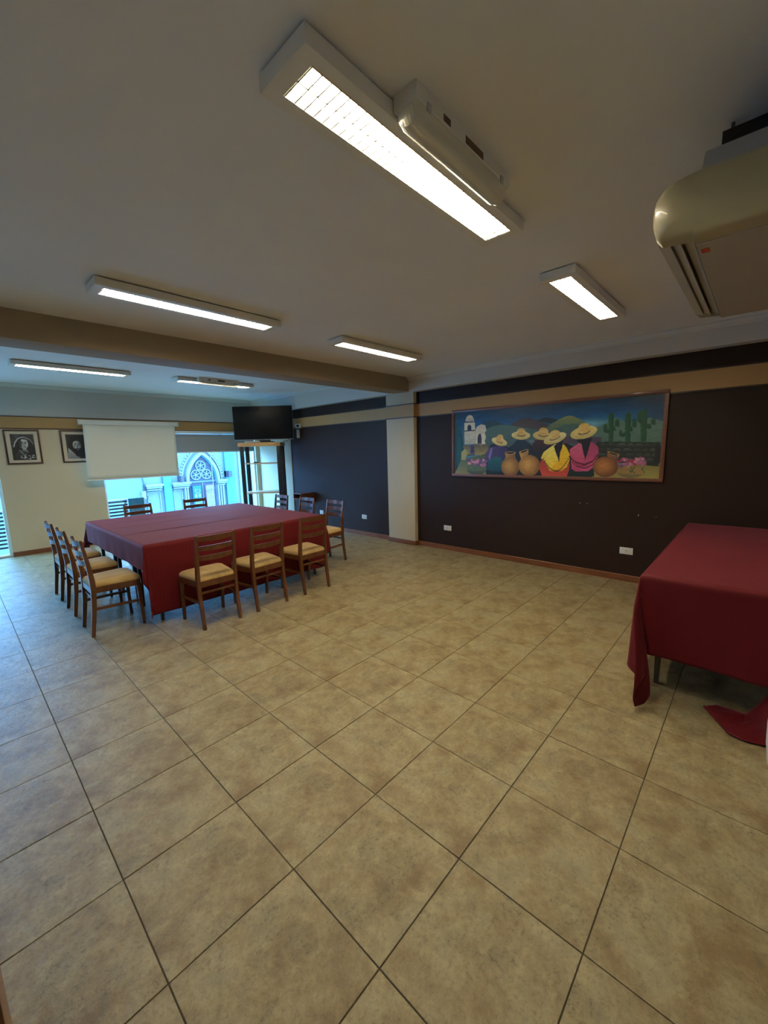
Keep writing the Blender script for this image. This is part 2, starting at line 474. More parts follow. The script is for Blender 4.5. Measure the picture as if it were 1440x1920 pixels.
# ---------------------------------------------------------------- outside: balcony, street, facade
M_CONC = paint('balcony_concrete', (.25, .25, .25), .8)
M_FAC = paint('facade_plaster', (.155, .17, .175), .85)
M_FAC2 = paint('facade_light_plaster', (.21, .225, .23), .85)
M_FAC3 = paint('facade_stripe_plaster', (.06, .155, .18), .85)
M_DOORX = paint('church_door_grey', (.05, .042, .058), .7)
M_DOORL = paint('church_tracery', (.10, .11, .12), .7)
M_TEAL = mat('teal_banner', (.01, .09, .12), .7); M_PINK = mat('lilac_banner', (.22, .12, .20), .7)
M_BANW = mat('banner_print', (.22, .25, .25), .7)
M_SLAT = mat('dark_slat', (.02, .025, .03), .5)
M_STREET = paint('street_paving', (.22, .22, .22), .85)
struct(bx('balcony_slab', XL, 4.95, 8.72, 9.08, -.16, -.03, M_CONC))
rail = empty('balcony_railing', (1.0, 9.0, -.03))
tag(rail, 'slatted balcony railing outside the glass, dark horizontal boards', 'railing')
for k in range(10):
    z = .085 + k * .0655
    bx('slat', -3.6, 1.16, -.012, .012, z - .012 + .03 - .0, z + .05 + .0, M_SLAT, rail)
for x in (-2.6, -1.3, .0, 1.14): bx('railing_post', x - 1.0 + .98 - .015, x - 1.0 + 1.01 - .0, .012, .045, 0, .75, M_WFRAME, rail)
bx('top_rail', -3.6, 1.17, -.015, .045, .735, .755, M_WFRAME, rail)
bx('side_panel', 1.18, 1.47, -.01, .01, .35, .755, M_FAC3, rail)
bx('railing_post', 1.46, 1.48, -.02, .02, 0, .755, M_WFRAME, rail)
K = 1.369
FY = 22.0
def fx(x): return CAM.x + (x - CAM.x) * K
def fz(z): return CAM.z + (z - CAM.z) * K
struct(bx('street', -25, 40, 9.3, 45, -3.6, -3.5, M_STREET))
fac = struct(bx('facade', -14, 30, FY, FY + 3, -3.5, 3.3, M_FAC))
fac.name = 'exterior_facade'
def fb(name, x0, x1, z0, z1, d, m, bev=0.0): return bx(name, fx(x0), fx(x1), FY - d, FY + .02, fz(z0), fz(z1), m, fac, bev)
fb('side_house', -6, 4.47, -3.7, 2.2, .25, mat('blue_white_house', (.125, .15, .20), .85))
fb('roof_coping', 4.47, 9.6, 2.55, 2.75, .5, M_FAC2)
for x0, x1 in ((5.19, 5.47), (7.60, 8.0)): fb('pilaster', x0, x1, -3.3, 2.55, .18, M_FAC3)
for x0, x1 in ((8.22, 8.28), (8.66, 8.86)): fb('pilaster', x0, x1, -3.3, 2.55, .12, M_FAC2)
for x0, x1 in ((4.56, 5.14), (5.47, 6.12), (7.18, 7.58)):
    fb('capital', x0, x1, .46, .54, .42, M_FAC2); fb('capital', x0 + .03, x1 - .03, .38, .46, .32, M_FAC2); fb('capital', x0 + .05, x1 - .05, .31, .35, .26, M_FAC2)
for x0, x1 in ((4.62, 5.08), (5.52, 5.86)):
    for q in ((x0, x0 + .03, -1.6, .24), (x1 - .03, x1, -1.6, .24), (x0, x1, .22, .25)): fb('panel_moulding', *q, .06, M_FAC2)
for x in (5.92, 6.0, 7.22, 7.32, 7.42): fb('pilaster', x, x + .05, -3.3, .31, .2, M_FAC2)
fb('wall_lamp', 7.60, 7.74, .62, .86, .55, M_DOORX); fb('wall_lamp', 5.74, 5.84, .55, .78, .5, M_DOORX)
fb('meter_box', 4.40, 4.52, .04, .32, .40, M_FAC2)
bm = nb(); tube(bm, [(fx(x), FY - .3, fz(z)) for x, z in ((4.47, 1.6), (4.48, .75), (4.52, .5), (4.47, .36), (4.52, .22), (4.60, .1), (4.56, -.05), (4.62, -.2))], .02, 6)
new_obj('cable', bm, M_DOORX, fac)
# gothic arch
def arch(w, zs, h, n=14, cx=6.65):
    """points of a pointed arch of half-width w springing at zs rising h"""
    R = (h * h + w * w) / (2 * w); L = []
    a1 = math.atan2(h, R - w)
    for k in range(n + 1):
        a = a1 * k / n; L.append((cx - w + R - R * math.cos(a), zs + R * math.sin(a)))
    return L + [(2 * cx - x, z) for x, z in reversed(L[:-1])]
def arch_ring(w0, h0, w1, h1, d, m, name, zs=.53):
    A, B = arch(w0, zs, h0), arch(w1, zs, h1); bm = nb(); n = len(A)
    vs = [[bm.verts.new((fx(p[0]), y, fz(p[1]))) for p in q] for q in (A, B) for y in (FY - d, FY)]
    for k in range(n - 1):
        for a, b_ in ((0, 2), (0, 1), (2, 3)): bm.faces.new((vs[a][k], vs[a][k + 1], vs[b_][k + 1], vs[b_][k]))
    return new_obj(name, bm, m, fac)
arch_ring(.66, 1.14, .56, 1.02, .30, M_FAC2, 'arch_moulding'); arch_ring(.56, 1.04, .52, .97, .18, M_FAC3, 'arch_moulding')
arch_ring(.80, 1.34, .76, 1.30, .14, M_FAC2, 'arch_moulding')
pts = [(6.13, -3.3)] + arch(.52, .53, .97) + [(7.17, -3.3)]
bm = nb(); prism(bm, [(fx(a), fz(b_)) for a, b_ in pts], 'y', FY - .05, FY + .01); new_obj('church_door', bm, M_DOORX, fac)
fb('door_lintel', 6.13, 7.17, .47, .53, .12, M_DOORL); fb('door_stile', 6.62, 6.66, -3.3, .47, .09, M_DOORL)
for cx, cz in ((6.62, 1.12), (6.41, .77), (6.82, .78)):
    bm = nb(); c = Vector((fx(cx), FY - .10, fz(cz)))
    tube(bm, [c + Vector((.25 * math.cos(2 * PI * k / 20), 0, .25 * math.sin(2 * PI * k / 20))) for k in range(21)], .03, 5)
    for k in range(3):
        a = k * PI / 3 + .3; v = Vector((math.cos(a), 0, math.sin(a))) * .2; tube(bm, [c - v, c + v], .022, 5)
    new_obj('roundel', bm, M_FAC2, fac)
bm = nb()
for sgn in (-1, 1):
    for k in range(9):
        t = k / 8; p = arch(.84, .53, 1.42)[k + 1]; x = p[0] if sgn < 0 else 2 * 6.65 - p[0]
        bmesh.ops.create_icosphere(bm, subdivisions=1, radius=.065, matrix=Matrix.Translation((fx(x), FY - .1, fz(p[1]))))
new_obj('crockets', bm, M_FAC2, fac)
bm = nb(); tube(bm, [(fx(6.95), FY - .45, fz(2.4)), (fx(6.95), FY - .45, fz(.2))], .016, 5); new_obj('lamp_cable', bm, M_FAC2, fac)
for nm, x0, x1, m in (('teal_banner', 6.21, 6.53, M_TEAL), ('lilac_banner', 6.72, 7.04, M_PINK)):
    o = fb('banner', x0, x1, -.75, .35, .22, m); o['label'] = nm.split('_')[0] + ' banner hanging on the church door'
    cx = (x0 + x1) / 2; bm = nb(); c = Vector((fx(cx), FY - .24, fz(.16)))
    tube(bm, [c + Vector((.13 * math.cos(a), 0, .13 * math.sin(a))) for a in [2.2 + k * .35 for k in range(15)]], .022, 5)
    tube(bm, [c + Vector((.05 * math.cos(a), 0, .05 * math.sin(a))) for a in [k * .7 for k in range(7)]], .02, 5)
    for r_, z in enumerate((-.10, -.28, -.36, -.44)):
        for q in range(4 if r_ else 2):
            s_ = .055 if r_ else .1; xx = cx - .1 + q * (.068 if r_ else .14)
            box(bm, fx(xx), fx(xx + s_ * .8), FY - .235, FY - .22, fz(z), fz(z + (.06 if r_ else .13)))
    new_obj('banner_print', bm, M_BANW, fac)
# ---------------------------------------------------------------- ceiling lamps
def lamp(cx, cy, z_ceil, L, label, w=.215):
    root = empty('ceiling_lamp', (cx, cy, z_ceil)); tag(root, label, 'ceiling lamp', 'louvred fluorescent ceiling lamps')
    h = L / 2; k = w / 2
    bx('mounting_plate', -h + .02, h - .02, -k + .02, k - .02, -.008, .0, M_BLKPL, root)
    bm = nb(); o = .065  # opening half-width
    box(bm, -h, h, -k, k, -.014, -.008)                                  # back
    box(bm, -h, h, -k, -k + .004, -.055, -.014); box(bm, -h, h, k - .004, k, -.055, -.014)
    box(bm, -h, -h + .004, -k + .004, k - .004, -.055, -.014); box(bm, h - .004, h, -k + .004, k - .004, -.055, -.014)
    box(bm, -h + .0035, h - .0035, -k + .0035, -o, -.0553, -.052); box(bm, -h + .0035, h - .0035, o, k - .0035, -.0553, -.052)
    box(bm, -h + .0035, -h + .05, -o, o, -.0553, -.052); box(bm, h - .05, h - .0035, -o, o, -.0553, -.052)
    new_obj('housing', bm, M_HOUS, root)
    bm = nb()
    for s in (-1, 1): prism(bm, [(s * o, -.053), (s * (o + .012), -.03), (s * .02, -.016), (s * .02, -.0155), (s * (o + .013), -.029), (s * (o + .001), -.053)], 'x', -h + .05, h - .05)
    new_obj('reflector', bm, M_REFL, root)
    for s in (-1, 1):
        bm = nb(); tube(bm, [(-h + .07, s * .032, -.034), (h - .07, s * .032, -.034)], .0125, 10); new_obj('fluorescent_tube', bm, M_TUBE, root, True)
    bm = nb(); n = 34
    for i in range(n + 1):
        x = -h + .055 + (L - .11) * i / n; box(bm, x - .0018, x + .0018, -o, o, -.0545, -.049)
    box(bm, -h + .05, h - .05, -.0018, .0018, -.0545, -.049)
    new_obj('louver', bm, M_BLADE, root)
    bx('glow_reflection_strip', -h + .05, h - .05, -o - .003, -o, -.0565, -.052, M_GLOWREF, root)  # added gold strip imitating the reflection along the opening edge
    return root
lamp(1.147, .765, ZC, 1.29, 'nearest long louvred fluorescent lamp, beside the unlit ribbed one')
lamp(1.145, 2.84, ZC, 1.29, 'louvred fluorescent lamp above the laid table, on the near side of the beam')
lamp(3.08, 2.83, ZC, 1.25, 'louvred fluorescent lamp near the beam by the cream pillar')
lamp(3.075, .745, ZC, 1.22, 'louvred fluorescent lamp in front of the painting, beside the air conditioner')
lamp(1.075, 6.45, ZCB, 1.27, 'louvred fluorescent lamp beyond the beam above the framed portraits')
lamp(2.96, 6.42, ZCB, 1.27, 'louvred fluorescent lamp beyond the beam, half hidden by an emergency light')
def emergency(x0, x1, y0, y1, z, label):
    L = x1 - x0; w = y1 - y0
    root = empty('emergency_light', ((x0 + x1) / 2, (y0 + y1) / 2, z)); tag(root, label, 'emergency light', 'unlit emergency lights')
    h, k = L / 2, w / 2
    bm = nb(); prism(bm, [(-k, 0), (-k, -.045), (-k + .004, -.05), (k - .004, -.05), (k, -.045), (k, 0)], 'x', -h, h); new_obj('base_tray', bm, M_HOUS, root)
    bm = nb(); rings = []
    for x, s in ((-h + .002, .55), (-h + .012, .86), (-h + .035, 1), (h - .035, 1), (h - .012, .86), (h - .002, .55)):
        prof = [(-k * .98, -.048)] + [(-k * .98 * s * math.cos(a) * (1 if 0 else 1), -.058 - .045 * s * math.sin(a)) for a in [PI * q / 10 for q in range(11)]] + [(k * .98, -.048)]
        rings.append([bm.verts.new((x, p[0], p[1])) for p in prof])
    for A, B in zip(rings, rings[1:]):
        for q in range(len(A) - 1): bm.faces.new((A[q], A[q + 1], B[q + 1], B[q]))
    bm.faces.new(rings[0]); bm.faces.new(rings[-1][::-1])
    new_obj('ribbed_cover', bm, M_COVER, root, True)
    bm = nb(); tube(bm, [(-h + .05, 0, -.068), (h - .05, 0, -.068)], .013, 10); new_obj('unlit_tube', bm, M_WHITE, root, True)
    bx('sticker', -h + .14, -h + .18, -k - .001, -k, -.04, -.02, M_STK, root); bx('sticker', -.03, .09, -k - .001, -k, -.042, -.018, M_STK, root)
    for x in (-h + .05, h - .08):
        bx('clip', x, x + .02, -k - .004, -k, -.06, -.035, M_ACM, root); bx('clip', x, x + .02, k, k + .004, -.06, -.035, M_ACM, root)
    return root
emergency(.835, 1.440, .562, .652, ZC, 'unlit ribbed emergency light beside the nearest lamp')
emergency(2.60, 3.25, 6.20, 6.29, ZCB, 'small unlit emergency light beyond the beam, against the far lamp')

# ---------------------------------------------------------------- air conditioner
ac = empty('air_conditioner', (1.9, -.4, 2.2)); tag(ac, 'yellowed ceiling air conditioner with rounded end and three-slot outlet', 'air conditioner')
def ac_rings(bm, prof, xs):
    rings = []
    cy, cz = -.30, 2.275
    for x, s in xs:
        rings.append([bm.verts.new((x - 1.9, cy + (y - cy) * (1 - (1 - s) * .35) + .4, cz + (z - cz) * s - 2.2)) for y, z in prof])
    n = len(prof)
    for A, B in zip(rings, rings[1:]):
        for k in range(n): bm.faces.new((A[k], A[(k + 1) % n], B[(k + 1) % n], B[k]))
    bm.faces.new(rings[0]); bm.faces.new(rings[-1][::-1])
prof = [(.020, 2.208), (.034, 2.222), (.042, 2.25), (.045, 2.29), (.040, 2.325), (.022, 2.352), (-.01, 2.366), (-.06, 2.372), (-.75, 2.376), (-.75, 2.19), (-.066, 2.19), (-.06, 2.20)]
bm = nb(); ac_rings(bm, prof, ((1.345, .45), (1.352, .72), (1.368, .90), (1.395, .985), (1.43, 1.0), (1.455, 1.0))); new_obj('end_cap', bm, M_ACB, ac, True)
bm = nb(); ac_rings(bm, prof, ((2.50, 1.0), (2.53, .985), (2.555, .9), (2.57, .72), (2.577, .45))); new_obj('end_cap', bm, M_ACB, ac, True)
prof2 = [(.030, 2.225), (.040, 2.25), (.043, 2.29), (.038, 2.325), (.020, 2.350), (-.01, 2.363), (-.06, 2.369), (-.75, 2.373), (-.75, 2.215), (-.05, 2.24), (.0, 2.25)]
bm = nb(); ac_rings(bm, prof2, ((1.45, 1.0), (2.505, 1.0))); new_obj('body', bm, M_ACP, ac, True)
bx('underside_panel', 1.455 - 1.9, 2.50 - 1.9, -.75 + .4, -.066 + .4, -.012, .003, M_ACP, ac, .003)
for y0, y1, z0, z1 in ((.036, .004, 2.222, 2.214), (-.001, -.026, 2.222, 2.208), (-.031, -.060, 2.222, 2.204)):
    bm = nb(); prism(bm, [(y0 + .4, z0 - 2.2), (y1 + .4, z1 - 2.2), (y1 + .4, z1 - 2.2 + .004), (y0 + .4, z0 - 2.2 + .006)], 'x', 1.45 - 1.9, 2.505 - 1.9)
    new_obj('louver', bm, M_ACL, ac)
bx('sticker', 1.505 - 1.9, 1.54 - 1.9, -.098 + .4, -.076 + .4, -.0135, -.0118, M_RED, ac)['label'] = 'small red sticker'
bm = nb(); prism(bm, [(-.03 + .4, .165), (-.04 + .4, .19), (-.055 + .4, .325), (-.65 + .4, .325), (-.7 + .4, .172)], 'x', 1.60 - 1.9, 2.40 - 1.9); new_obj('chassis', bm, M_ACM, ac)
for x in (1.735, 2.30):
    bx('hanging_rail', x - 1.9 - .02, x - 1.9 + .02, -.70 + .4, -.085 + .4, .385, .425, M_BLACK, ac)
    for y in (-.11, -.6):
        bm = nb(); tube(bm, [(x - 1.9, y + .4, .33), (x - 1.9, y + .4, .452)], .005, 8); new_obj('threaded_rod', bm, M_BRASS, ac)
bm = nb(); tube(bm, [(1.58 - 1.9 + a, -.17 + .4 + b_, .20 + c_) for a, b_, c_ in ((0, .02, 0), (-.01, .0, .03), (0, -.02, .055), (.0, -.045, .06), (0, -.05, .03), (0, -.03, .02))], .004, 6); new_obj('wire_hook', bm, M_SILVER, ac)

# ---------------------------------------------------------------- painting
PAINT=[
((28,60,78),(40,70,80),'y',[(.143,.664),(.191,.820),(.239,.844),(.294,.779),(.347,.731),(.367,.402),(.134,.411)]),
((58,52,62),(70,75,80),'y',[(.295,.647),(.347,.759),(.381,.819),(.431,.833),(.480,.795),(.528,.731),(.575,.615),(.515,.487),(.295,.550)]),
((22,45,58),(22,45,58),'y',[(.476,.789),(.512,.823),(.550,.807),(.581,.771),(.543,.729)]),
((120,130,85),(50,82,80),'y',[(.513,.655),(.551,.728),(.588,.787),(.617,.821),(.638,.821),(.667,.784),(.703,.715),(.750,.635),(.772,.530),(.514,.532)]),
((60,95,90),(70,75,95),'y',[(.545,.618),(.604,.709),(.661,.711),(.717,.677),(.757,.614),(.799,.447),(.546,.462)]),
((85,115,110),(75,105,95),'y',[(.731,.617),(.770,.670),(.801,.720),(.826,.755),(.870,.679),(.916,.701),(.950,.733),(.998,.678),(.998,.425),(.733,.440)]),
((70,100,98),(60,80,88),'y',[(.163,.662),(.239,.746),(.294,.762),(.365,.728),(.449,.675),(.545,.618),(.634,.565),(.772,.510),(.774,.345),(.203,.358)]),
((72,64,84),(72,64,84),'y',[(.546,.518),(.635,.543),(.772,.520),(.773,.444),(.592,.448)]),
((22,62,66),(16,42,48),'y',[(-0.000,.943),(.051,.675),(.062,.466),(.073,.230),(.062,-0.008),(.000,-0.013)]),
((20,52,52),(20,52,52),'y',[(.030,.651),(.046,.649),(.052,-0.009),(.022,-0.012)]),
((22,70,60),(22,70,60),'y',[(.049,.335),(.049,.266),(.048,.200),(.045,.142),(.042,.095),(.039,.062),(.035,.045),(.030,.045),(.026,.061),(.023,.094),(.020,.141),(.017,.199),(.016,.266),(.015,.336),(.016,.405),(.017,.471),(.019,.528),(.022,.575),(.026,.607),(.030,.623),(.034,.622),(.038,.605),(.042,.573),(.045,.527),(.047,.469),(.049,.404),(.049,.335)]),
((88,80,62),(150,135,75),'y',[(.057,.466),(.212,.482),(.222,.307),(.072,.309)]),
((60,85,60),(130,120,70),'y',[(.046,.230),(.212,.333),(.288,.234),(.289,.011),(.000,-0.013),(.020,.096)]),
((40,60,55),(28,36,38),'y',[(.203,.308),(.773,.448),(.779,.002),(.204,-0.009)]),
((150,145,85),(150,145,85),'y',[(.046,.361),(.072,.413),(.088,.360),(.073,.230),(.046,.230)]),
((115,110,62),(150,140,80),'y',[(.750,.178),(1.002,.178),(1.000,-0.004),(.740,-0.013)]),
((30,38,38),(30,38,38),'y',[(.753,.454),(.799,.463),(.995,.435),(.994,.149),(.756,.220)]),
((58,66,60),(28,32,32),'y',[(.794,.418),(.793,.403),(.787,.392),(.780,.388),(.773,.391),(.767,.402),(.764,.416),(.766,.430),(.771,.441),(.779,.446),(.786,.442),(.792,.432),(.794,.418)]),
((54,62,56),(28,32,32),'y',[(.832,.411),(.829,.397),(.823,.387),(.814,.385),(.805,.390),(.799,.401),(.796,.416),(.799,.430),(.805,.439),(.814,.442),(.823,.436),(.829,.425),(.832,.411)]),
((80,88,82),(28,32,32),'y',[(.873,.412),(.871,.398),(.864,.386),(.855,.381),(.845,.383),(.837,.392),(.834,.406),(.836,.420),(.843,.431),(.853,.437),(.862,.435),(.870,.426),(.873,.412)]),
((80,88,82),(28,32,32),'y',[(.902,.403),(.901,.390),(.896,.380),(.889,.377),(.882,.381),(.877,.392),(.875,.406),(.877,.419),(.882,.429),(.888,.432),(.895,.428),(.900,.417),(.902,.403)]),
((75,83,77),(28,32,32),'y',[(.936,.398),(.934,.385),(.928,.376),(.920,.374),(.912,.379),(.906,.390),(.904,.404),(.906,.417),(.912,.426),(.920,.428),(.928,.423),(.934,.412),(.936,.398)]),
((59,67,61),(28,32,32),'y',[(.962,.393),(.961,.380),(.956,.372),(.950,.371),(.944,.377),(.939,.388),(.938,.402),(.939,.415),(.944,.423),(.950,.424),(.957,.418),(.961,.407),(.962,.393)]),
((50,58,52),(28,32,32),'y',[(.994,.391),(.992,.379),(.987,.370),(.979,.368),(.972,.373),(.966,.384),(.964,.398),(.966,.411),(.971,.419),(.979,.421),(.986,.416),(.992,.405),(.994,.391)]),
((52,60,54),(28,32,32),'y',[(.789,.355),(.788,.341),(.784,.329),(.777,.324),(.770,.327),(.765,.337),(.763,.351),(.764,.366),(.769,.377),(.775,.382),(.782,.379),(.787,.369),(.789,.355)]),
((67,75,69),(28,32,32),'y',[(.817,.351),(.816,.337),(.811,.326),(.805,.322),(.798,.326),(.793,.336),(.791,.351),(.793,.365),(.797,.376),(.804,.379),(.810,.375),(.815,.365),(.817,.351)]),
((74,82,76),(28,32,32),'y',[(.856,.344),(.853,.331),(.846,.322),(.837,.320),(.828,.326),(.822,.337),(.819,.352),(.822,.366),(.828,.375),(.838,.376),(.847,.370),(.853,.359),(.856,.344)]),
((75,83,77),(28,32,32),'y',[(.896,.340),(.894,.327),(.887,.319),(.877,.317),(.868,.323),(.861,.335),(.858,.349),(.861,.363),(.868,.371),(.877,.372),(.887,.366),(.894,.355),(.896,.340)]),
((58,66,60),(28,32,32),'y',[(.931,.335),(.928,.323),(.923,.315),(.914,.314),(.906,.321),(.901,.333),(.899,.347),(.901,.360),(.907,.368),(.915,.368),(.923,.362),(.929,.350),(.931,.335)]),
((58,66,60),(28,32,32),'y',[(.957,.338),(.955,.325),(.951,.315),(.945,.311),(.939,.315),(.934,.325),(.933,.339),(.934,.352),(.938,.362),(.944,.365),(.950,.362),(.955,.352),(.957,.338)]),
((77,85,79),(28,32,32),'y',[(.984,.332),(.983,.320),(.978,.311),(.971,.309),(.965,.315),(.960,.326),(.958,.340),(.960,.353),(.965,.361),(.972,.363),(.978,.357),(.983,.346),(.984,.332)]),
((76,84,78),(28,32,32),'y',[(1.020,.333),(1.018,.320),(1.012,.310),(1.004,.307),(.995,.311),(.989,.321),(.986,.334),(.988,.347),(.995,.357),(1.003,.360),(1.011,.356),(1.018,.346),(1.020,.333)]),
((72,80,74),(28,32,32),'y',[(.794,.289),(.792,.274),(.786,.264),(.778,.260),(.770,.264),(.763,.275),(.761,.290),(.763,.304),(.769,.315),(.777,.318),(.785,.314),(.791,.303),(.794,.289)]),
((64,72,66),(28,32,32),'y',[(.828,.281),(.825,.268),(.819,.260),(.811,.259),(.803,.265),(.798,.278),(.796,.293),(.798,.306),(.804,.315),(.812,.316),(.820,.309),(.826,.296),(.828,.281)]),
((51,59,53),(28,32,32),'y',[(.866,.279),(.863,.266),(.856,.258),(.847,.257),(.839,.263),(.832,.276),(.830,.291),(.833,.304),(.839,.312),(.848,.313),(.857,.306),(.863,.294),(.866,.279)]),
((60,68,62),(28,32,32),'y',[(.907,.279),(.905,.266),(.898,.257),(.888,.255),(.878,.260),(.871,.272),(.868,.286),(.871,.299),(.878,.308),(.888,.310),(.897,.305),(.905,.293),(.907,.279)]),
((56,64,58),(28,32,32),'y',[(.938,.277),(.936,.264),(.931,.255),(.924,.252),(.916,.257),(.911,.268),(.909,.283),(.911,.296),(.916,.305),(.924,.307),(.931,.302),(.936,.291),(.938,.277)]),
((67,75,69),(28,32,32),'y',[(.965,.281),(.964,.267),(.959,.256),(.953,.251),(.947,.253),(.942,.262),(.939,.275),(.941,.289),(.945,.300),(.951,.305),(.958,.302),(.963,.294),(.965,.281)]),
((80,88,82),(28,32,32),'y',[(.989,.281),(.989,.267),(.985,.255),(.980,.249),(.974,.251),(.969,.259),(.967,.272),(.968,.285),(.971,.297),(.977,.303),(.983,.301),(.987,.293),(.989,.281)]),
((76,84,78),(28,32,32),'y',[(.799,.219),(.796,.205),(.789,.197),(.779,.196),(.769,.203),(.762,.216),(.760,.232),(.763,.245),(.770,.254),(.780,.254),(.790,.247),(.797,.234),(.799,.219)]),
((77,85,79),(28,32,32),'y',[(.827,.221),(.825,.207),(.820,.197),(.814,.195),(.808,.200),(.803,.211),(.801,.226),(.803,.240),(.808,.249),(.814,.252),(.821,.247),(.825,.235),(.827,.221)]),
((52,60,54),(28,32,32),'y',[(.868,.221),(.865,.207),(.858,.197),(.849,.194),(.839,.199),(.832,.209),(.829,.224),(.831,.238),(.839,.248),(.848,.251),(.858,.246),(.865,.235),(.868,.221)]),
((74,82,76),(28,32,32),'y',[(.906,.218),(.903,.204),(.897,.195),(.888,.193),(.879,.198),(.873,.209),(.870,.224),(.873,.237),(.879,.246),(.888,.248),(.897,.243),(.903,.232),(.906,.218)]),
((67,75,69),(28,32,32),'y',[(.936,.219),(.934,.206),(.930,.196),(.923,.192),(.915,.195),(.910,.205),(.908,.219),(.910,.233),(.915,.243),(.922,.247),(.929,.243),(.934,.233),(.936,.219)]),
((69,77,71),(28,32,32),'y',[(.975,.227),(.974,.213),(.968,.200),(.959,.191),(.949,.190),(.942,.197),(.939,.209),(.940,.224),(.947,.237),(.956,.245),(.965,.246),(.972,.239),(.975,.227)]),
((52,60,54),(28,32,32),'y',[(1.001,.211),(.999,.199),(.995,.191),(.989,.190),(.983,.196),(.979,.207),(.978,.221),(.980,.234),(.984,.242),(.990,.243),(.996,.237),(1.000,.225),(1.001,.211)]),
((25,32,36),(25,32,36),'y',[(.979,.407),(.998,.397),(.999,.188),(.977,.187)]),
((205,200,182),(165,168,155),'y',[(.066,.699),(.066,.828),(.131,.827),(.135,.695),(.136,.487),(.068,.486)]),
((200,188,170),(170,160,150),'y',[(.073,.847),(.073,.859),(.074,.871),(.075,.883),(.076,.894),(.078,.904),(.080,.913),(.082,.922),(.085,.929),(.087,.935),(.090,.939),(.094,.942),(.097,.944),(.100,.944),(.104,.942),(.107,.940),(.110,.935),(.113,.930),(.116,.923),(.118,.915),(.121,.906),(.123,.896),(.124,.885),(.126,.874),(.127,.862),(.127,.850),(.128,.838)]),
((40,38,50),(40,38,50),'y',[(.066,.838),(.135,.839),(.135,.827),(.066,.825)]),
((40,38,50),(40,38,50),'y',[(.066,.704),(.135,.703),(.135,.690),(.066,.691)]),
((35,38,60),(35,38,60),'y',[(.086,.701),(.086,.768),(.093,.793),(.103,.791),(.110,.765),(.111,.704)]),
((185,178,165),(200,196,178),'y',[(.135,.703),(.148,.759),(.172,.786),(.196,.769),(.203,.682),(.192,.658),(.202,.583),(.194,.534),(.199,.478),(.138,.482)]),
((38,40,58),(38,40,58),'y',[(.150,.481),(.151,.600),(.159,.642),(.169,.641),(.174,.598),(.175,.485)]),
((60,45,95),(60,45,95),'y',[(.103,.334),(.108,.450),(.115,.476),(.129,.449),(.130,.329)]),
((50,40,45),(50,40,45),'y',[(.088,.319),(.134,.324),(.134,.308),(.088,.306)]),
((120,100,80),(120,100,80),'y',[(.168,.473),(.178,.472),(.180,.358),(.171,.359)]),
((38,84,52),(20,62,45),'x',[(.803,.446),(.796,.767),(.799,.814),(.808,.832),(.816,.803),(.818,.743),(.820,.445)]),
((38,84,52),(20,62,45),'x',[(.867,.443),(.860,.755),(.864,.801),(.873,.819),(.881,.790),(.883,.731),(.886,.441)]),
((38,84,52),(20,62,45),'x',[(.925,.449),(.917,.777),(.921,.822),(.931,.839),(.940,.811),(.942,.753),(.945,.447)]),
((36,80,52),(20,60,44),'y',[(.777,.669),(.785,.692),(.794,.666),(.795,.614),(.802,.633),(.803,.580),(.797,.565),(.782,.583),(.778,.612)]),
((36,80,52),(20,60,44),'y',[(.822,.722),(.831,.745),(.840,.719),(.841,.638),(.815,.661),(.815,.609),(.828,.592),(.828,.608),(.824,.636)]),
((36,80,52),(20,60,44),'y',[(.841,.584),(.846,.607),(.853,.583),(.853,.557),(.865,.575),(.866,.524),(.857,.509),(.844,.526),(.841,.554)]),
((36,80,52),(20,60,44),'y',[(.889,.719),(.896,.741),(.904,.716),(.906,.619),(.879,.642),(.880,.591),(.889,.575),(.894,.590),(.890,.617)]),
((36,80,52),(20,60,44),'y',[(.907,.798),(.914,.820),(.923,.795),(.924,.713),(.928,.731),(.929,.681),(.920,.667),(.912,.684),(.908,.712)]),
((36,80,52),(20,60,44),'y',[(.956,.700),(.964,.721),(.973,.697),(.974,.639),(.940,.662),(.941,.613),(.953,.596),(.961,.610),(.957,.637)]),
((26,38,52),(20,28,38),'y',[(.231,.419),(.259,.467),(.296,.473),(.332,.415),(.367,.473),(.417,.517),(.451,.445),(.484,.352),(.517,.305),(.519,.020),(.289,-0.001)]),
((30,46,62),(18,28,40),'y',[(.350,.307),(.354,.450),(.375,.520),(.417,.521),(.443,.468),(.452,.306),(.487,.017),(.352,.005)]),
((62,36,46),(28,30,42),'y',[(.452,.399),(.471,.512),(.522,.520),(.546,.440),(.517,.305),(.485,.306)]),
((90,110,120),(90,110,120),'y',[(.434,.511),(.463,.525),(.471,.485),(.447,.473)]),
((74,64,112),(52,46,88),'x',[(.196,.219),(.199,.333),(.224,.420),(.250,.475),(.291,.458),(.325,.403),(.333,.307),(.297,.160),(.213,.182)]),
((120,105,160),(120,105,160),'y',[(.229,.407),(.242,.426),(.234,.307),(.225,.207),(.217,.282)]),
((34,92,104),(24,62,76),'y',[(.209,.081),(.213,.207),(.246,.270),(.283,.278),(.302,.209),(.298,.049),(.233,.057)]),
((28,30,40),(28,30,40),'y',[(.217,.420),(.236,.476),(.287,.466),(.259,.443)]),
((216,204,150),(190,172,108),'y',[(.323,.467),(.321,.456),(.315,.447),(.308,.441),(.299,.440),(.289,.442),(.279,.448),(.268,.458),(.258,.470),(.250,.485),(.243,.501),(.238,.518),(.235,.534),(.236,.549),(.239,.561),(.244,.570),(.251,.575),(.261,.576),(.271,.574),(.281,.567),(.292,.557),(.301,.544),(.310,.530),(.317,.514),(.321,.497),(.324,.482),(.323,.467)]),
